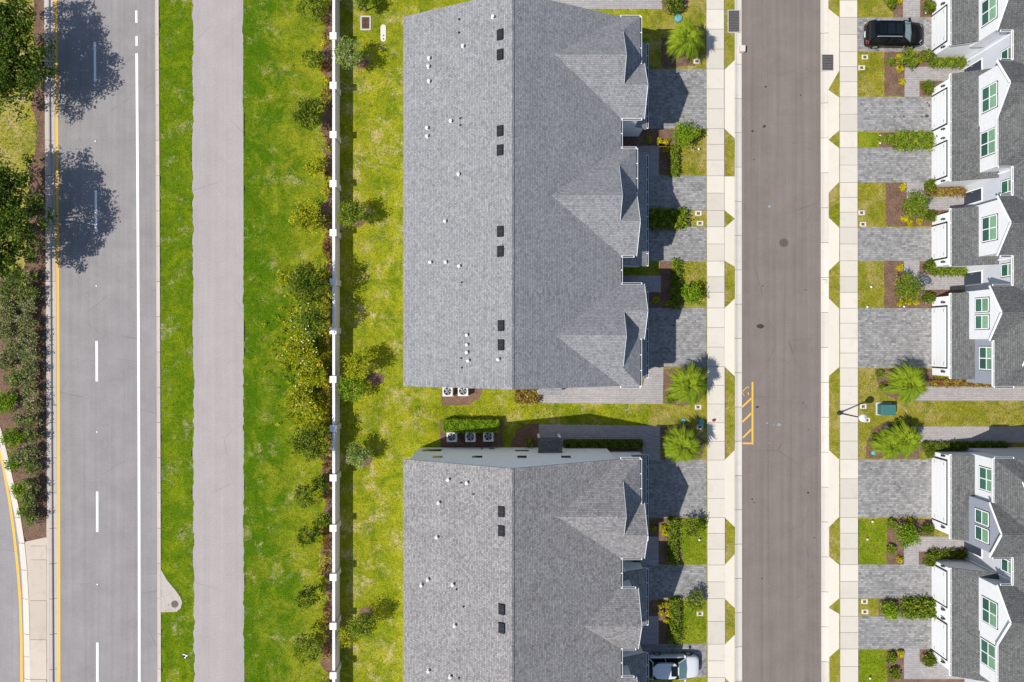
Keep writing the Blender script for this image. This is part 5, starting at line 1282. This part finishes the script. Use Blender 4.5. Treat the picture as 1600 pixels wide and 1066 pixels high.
MB().box(-.2, .2, -.2, .2, 0, .16).build('body', M['apron'], t, local=True, bevel=.04); MB().box(-.08, .08, -.08, .08, .155, .175).build('top_plate', M['walk'], t, local=True)
x, y, _ = P(291, 1023)
t = thing('litter', (x, y, .1), 'crumpled dark and white litter on the verge beside the footpath', 'litter')
m = MB()
for k in range(7):
    a = rng.uniform(0, 6.28); c = Vector((rng.gauss(0, .14), rng.gauss(0, .08), .06)); d = Vector((math.cos(a), math.sin(a), rng.uniform(-.2, .4))) * .10; e = Vector((-math.sin(a), math.cos(a), rng.uniform(-.2, .4))) * .07; m.hull([c - d, c + e, c + d * .8, c - e], (0, 0, .015))
m.build('scrap', M['p_white'], t, local=True)['kind'] = 'stuff'
MB().mesh([(-.32, -.1, .0), (-.02, -.14, .0), (.05, .05, .0), (-.25, .08, .0), (-.28, -.06, .14), (-.06, -.08, .16), (-.02, .03, .1), (-.22, .05, .12)], [(3, 2, 1, 0), (4, 5, 6, 7), (0, 1, 5, 4), (1, 2, 6, 5), (2, 3, 7, 6), (3, 0, 4, 7)]).build('bag', M['dark'], t, local=True)
# small garden lights
gl = [(1090, 235, 'on the lawn below the topmost left driveway'), (1372, 214.5, 'upper of two at the end of the upper tufted hedge'), (1372, 225.5, 'lower of two at the end of the upper tufted hedge'), (1442.5, 225.5, 'beside the garage at the upper tufted hedge'), (1442.5, 23, 'beside the garage above the black car'), (1358, 449, 'on the lawn above the wide right driveway'), (1352, 480, 'at the top edge of the wide right driveway'), (1409, 479.5, 'in the mulch at the top edge of the wide right driveway'), (1443, 473, 'in the mulch beside the wide garage'), (1360, 813.5, 'on the upper part of the lower right lawn'), (1352, 841, 'in the middle of the lower right lawn'), (1091, 842, 'on the lawn below the wide lower left driveway'), (1356, 1057, 'on the lowest right lawn')]
g0 = None
for px, py, lb in gl:
    a = P(px, py); loc = (a[0], a[1], .1)
    if g0 is None:
        g0 = thing('garden_light', loc, 'tiny white garden light ' + lb, 'garden light', 'garden lights')
        MB().lathe([(.02, -.05), (.02, .2)], seg=6).build('stake', M['lamp_m'], g0, local=True); MB().lathe([(.03, .2), (.09, .21), (.09, .25), (.03, .29)], seg=10).build('head', M['vent_w'], g0, local=True)
    else: copy_thing(g0, loc, 0, 'tiny white garden light ' + lb)

# ------------------------------------------------------------------ cars
def car(loc, rz, label, paint, Ln, Wd, Ht, belt, sunroof, rails):
    t = thing('parked_car', loc, label, 'car', 'parked cars', rz)
    hw = Wd / 2; hl = Ln / 2
    # lower body: stations (x, half width, bottom, belt height, crown)
    st = [(-hl, .80, .42, belt * .80), (-hl + .06, .92, .34, belt * .97), (-hl + .35, .985, .26, belt), (-hl * .5, 1.0, .24, belt), (0, 1.0, .24, belt), (hl * .32, 1.0, .24, belt * .985), (hl * .55, .985, .24, belt * .95), (hl * .80, .95, .26, belt * .88), (hl * .93, .84, .30, belt * .80), (hl * .985, .70, .36, belt * .70), (hl, .55, .42, belt * .62)]
    sec = [(0, 0), (.9, 0), (1.0, .18), (1.0, .62), (.97, .88), (.90, .985), (.55, 1.02), (0, 1.035)]
    V = []; Fc = []; full = sec[::1] + [(-a, b) for a, b in sec[::-1][1:-1]]
    ns = len(full)
    for x, wf, z0, z1 in st:
        for a, b in full: V.append((x, a * hw * wf, z0 + (z1 - z0) * b))
    for k in range(len(st) - 1):
        for j in range(ns): Fc.append((k * ns + j, (k + 1) * ns + j, (k + 1) * ns + (j + 1) % ns, k * ns + (j + 1) % ns))
    Fc.append(tuple(range(ns))); Fc.append(tuple((len(st) - 1) * ns + j for j in range(ns - 1, -1, -1)))
    body = MB().mesh(V, Fc).build('body', paint, t, local=True, smooth=True)
    # glasshouse
    r0, r1 = -hl + .10, hl * .46        # rear and front glass feet
    t0, t1 = -hl + .34, hl * .12        # roof rear and front
    wb, wt_ = hw * .90, hw * .72
    def ring(x0, x1, wd, z): return [(x0, -wd, z), (x1, -wd, z), (x1, wd, z), (x0, wd, z)]
    lo_, up_ = ring(r0, r1, wb, belt * .99), ring(t0, t1, wt_, Ht - .05)
    MB().mesh(lo_ + up_, [(0, 1, 5, 4), (2, 3, 7, 6), (4, 5, 6, 7)]).build('side_window', M['car_glass'], t, local=True)
    e = .012
    MB().mesh([(r1 + e, -wb * .94, belt), (r1 + .1, 0, belt * 1.0), (r1 + e, wb * .94, belt), (t1 + e, wt_ * .95, Ht - .04), (t1 + .05, 0, Ht - .03), (t1 + e, -wt_ * .95, Ht - .04)], [(0, 1, 4, 5), (1, 2, 3, 4)]).build('windscreen', M['shield'], t, local=True, smooth=True)
    MB().mesh([(r0 - e, -wb * .92, belt), (r0 - e, wb * .92, belt), (t0 - e, wt_ * .93, Ht - .04), (t0 - e, -wt_ * .93, Ht - .04)], [(3, 2, 1, 0)]).build('rear_window', M['car_glass'], t, local=True)
    # roof panel
    nx = 7; V = []; Fc = []
    for i in range(nx):
        f = i / (nx - 1); x = t0 - .06 + (t1 - t0 + .1) * f; wv = wt_ * (1.04 - .05 * abs(2 * f - 1) ** 3)
        for a, b in ((-1, -.05), (-.9, 0), (-.45, .03), (0, .04), (.45, .03), (.9, 0), (1, -.05)): V.append((x, a * wv, Ht - .035 + b - .05 * abs(2 * f - 1) ** 3))
    for i in range(nx - 1):
        for j in range(6): Fc.append((i * 7 + j, (i + 1) * 7 + j, (i + 1) * 7 + j + 1, i * 7 + j + 1))
    rf = MB().mesh(V, Fc).build('roof', paint, t, local=True, smooth=True)
    m = MB()
    for s in (-1, 1):
        for (xb, xt) in ((r0, t0), (r1, t1)): m.bar((xb, s * wb, belt), (xt, s * wt_, Ht - .05), .07, .06)
        xm = (t0 + t1) / 2; m.bar((xm, s * (wb + .004), belt), (xm, s * (wt_ + .004), Ht - .05), .08, .02)
    m.build('pillars', paint, t, local=True)['kind'] = 'stuff'
    if sunroof:
        for x0, x1 in sunroof: MB().box(t0 + (t1 - t0) * x0, t0 + (t1 - t0) * x1, -wt_ * .62, wt_ * .62, Ht - .03, Ht + .018).build('sunroof', M['car_glass'], rf, local=True)
    if rails:
        for s in (-1, 1): MB().tube([(t0 + .15, s * wt_ * .95, Ht - .02), (t0 + .25, s * wt_ * .95, Ht + .06), (t1 - .35, s * wt_ * .95, Ht + .06), (t1 - .2, s * wt_ * .95, Ht - .02)], .03, 6).build('roof_rail', M['chrome'], rf, local=True)
    for s in (-1, 1):
        mr = MB().mesh([(r1 - .18, s * hw * .96, belt + .02), (r1 - .02, s * hw * .96, belt + .02), (r1 - .05, s * (hw + .2), belt + .03), (r1 - .2, s * (hw + .2), belt + .03), (r1 - .18, s * hw * .96, belt + .14), (r1 - .04, s * hw * .96, belt + .14), (r1 - .08, s * (hw + .19), belt + .17), (r1 - .2, s * (hw + .19), belt + .17)],
                       [(3, 2, 1, 0), (4, 5, 6, 7), (0, 1, 5, 4), (1, 2, 6, 5), (2, 3, 7, 6), (3, 0, 4, 7)]).build('mirror', paint, t, local=True)
        MB().mesh([(hl * .90, s * hw * .50, belt * .78), (hl * .95, s * hw * .70, belt * .72), (hl * .86, s * hw * .90, belt * .78), (hl * .80, s * hw * .80, belt * .885), (hl * .88, s * hw * .55, belt * .86)], [(0, 1, 2, 3, 4)]).build('headlight', M['car_lamp'], t, local=True)
        MB().mesh([(-hl - .01, s * hw * .62, belt * .72), (-hl + .02, s * hw * .88, belt * .72), (-hl + .2, s * hw * .965, belt * .8), (-hl + .12, s * hw * .93, belt * 1.0), (-hl + .0, s * hw * .66, belt * .93)], [(0, 1, 2, 3, 4)]).build('tail_light', M['tail'], t, local=True)
        for x in (-hl * .60, hl * .62):
            wv = thing_part = MB(); rr = .36
            pr = [(rr * .62, -.11), (rr * .95, -.11), (rr, -.07), (rr, .07), (rr * .95, .11), (rr * .62, .11)]
            i0 = len(wv.v); sg = 18
            for r_, q in pr: wv.v += [(x + r_ * math.cos(2 * math.pi * j / sg), s * (hw - .10) + q, rr + r_ * math.sin(2 * math.pi * j / sg)) for j in range(sg)]
            for k in range(len(pr) - 1):
                for j in range(sg): wv.f.append((k * sg + j, k * sg + (j + 1) % sg, (k + 1) * sg + (j + 1) % sg, (k + 1) * sg + j))
            wh = wv.build('wheel', M['tyre'], t, local=True, smooth=False)
            wr = MB(); wr.tube([(x, s * (hw - .02), rr), (x, s * (hw + .015), rr)], [rr * .63, rr * .58], 14); wr.build('rim', M['rim'], wh, local=True)
    m = MB(); m.box(hl - .08, hl + .012, -hw * .4, hw * .4, .46, .52 + belt * .08); m.build('grille', M['dark'], t, local=True)
    m = MB(); m.box(-hl - .012, -hl + .05, -.26, .26, .55, .68); m.build('number_plate', M['p_white'], t, local=True)
    return t
car((32.6, 26.15, .115), R(-.5), 'glossy black SUV with chrome roof rails parked nose to the garage', M['car_black'], 4.95, 1.98, 1.76, 1.08, [(.12, .38), (.42, .66), (.70, .92)], True)
car((13.75, -27.75, .115), R(.5), 'silver-blue car with a dark sunroof parked at the bottom left driveway', M['car_silver'], 4.4, 1.9, 1.58, 1.0, [(.70, .95)], False)
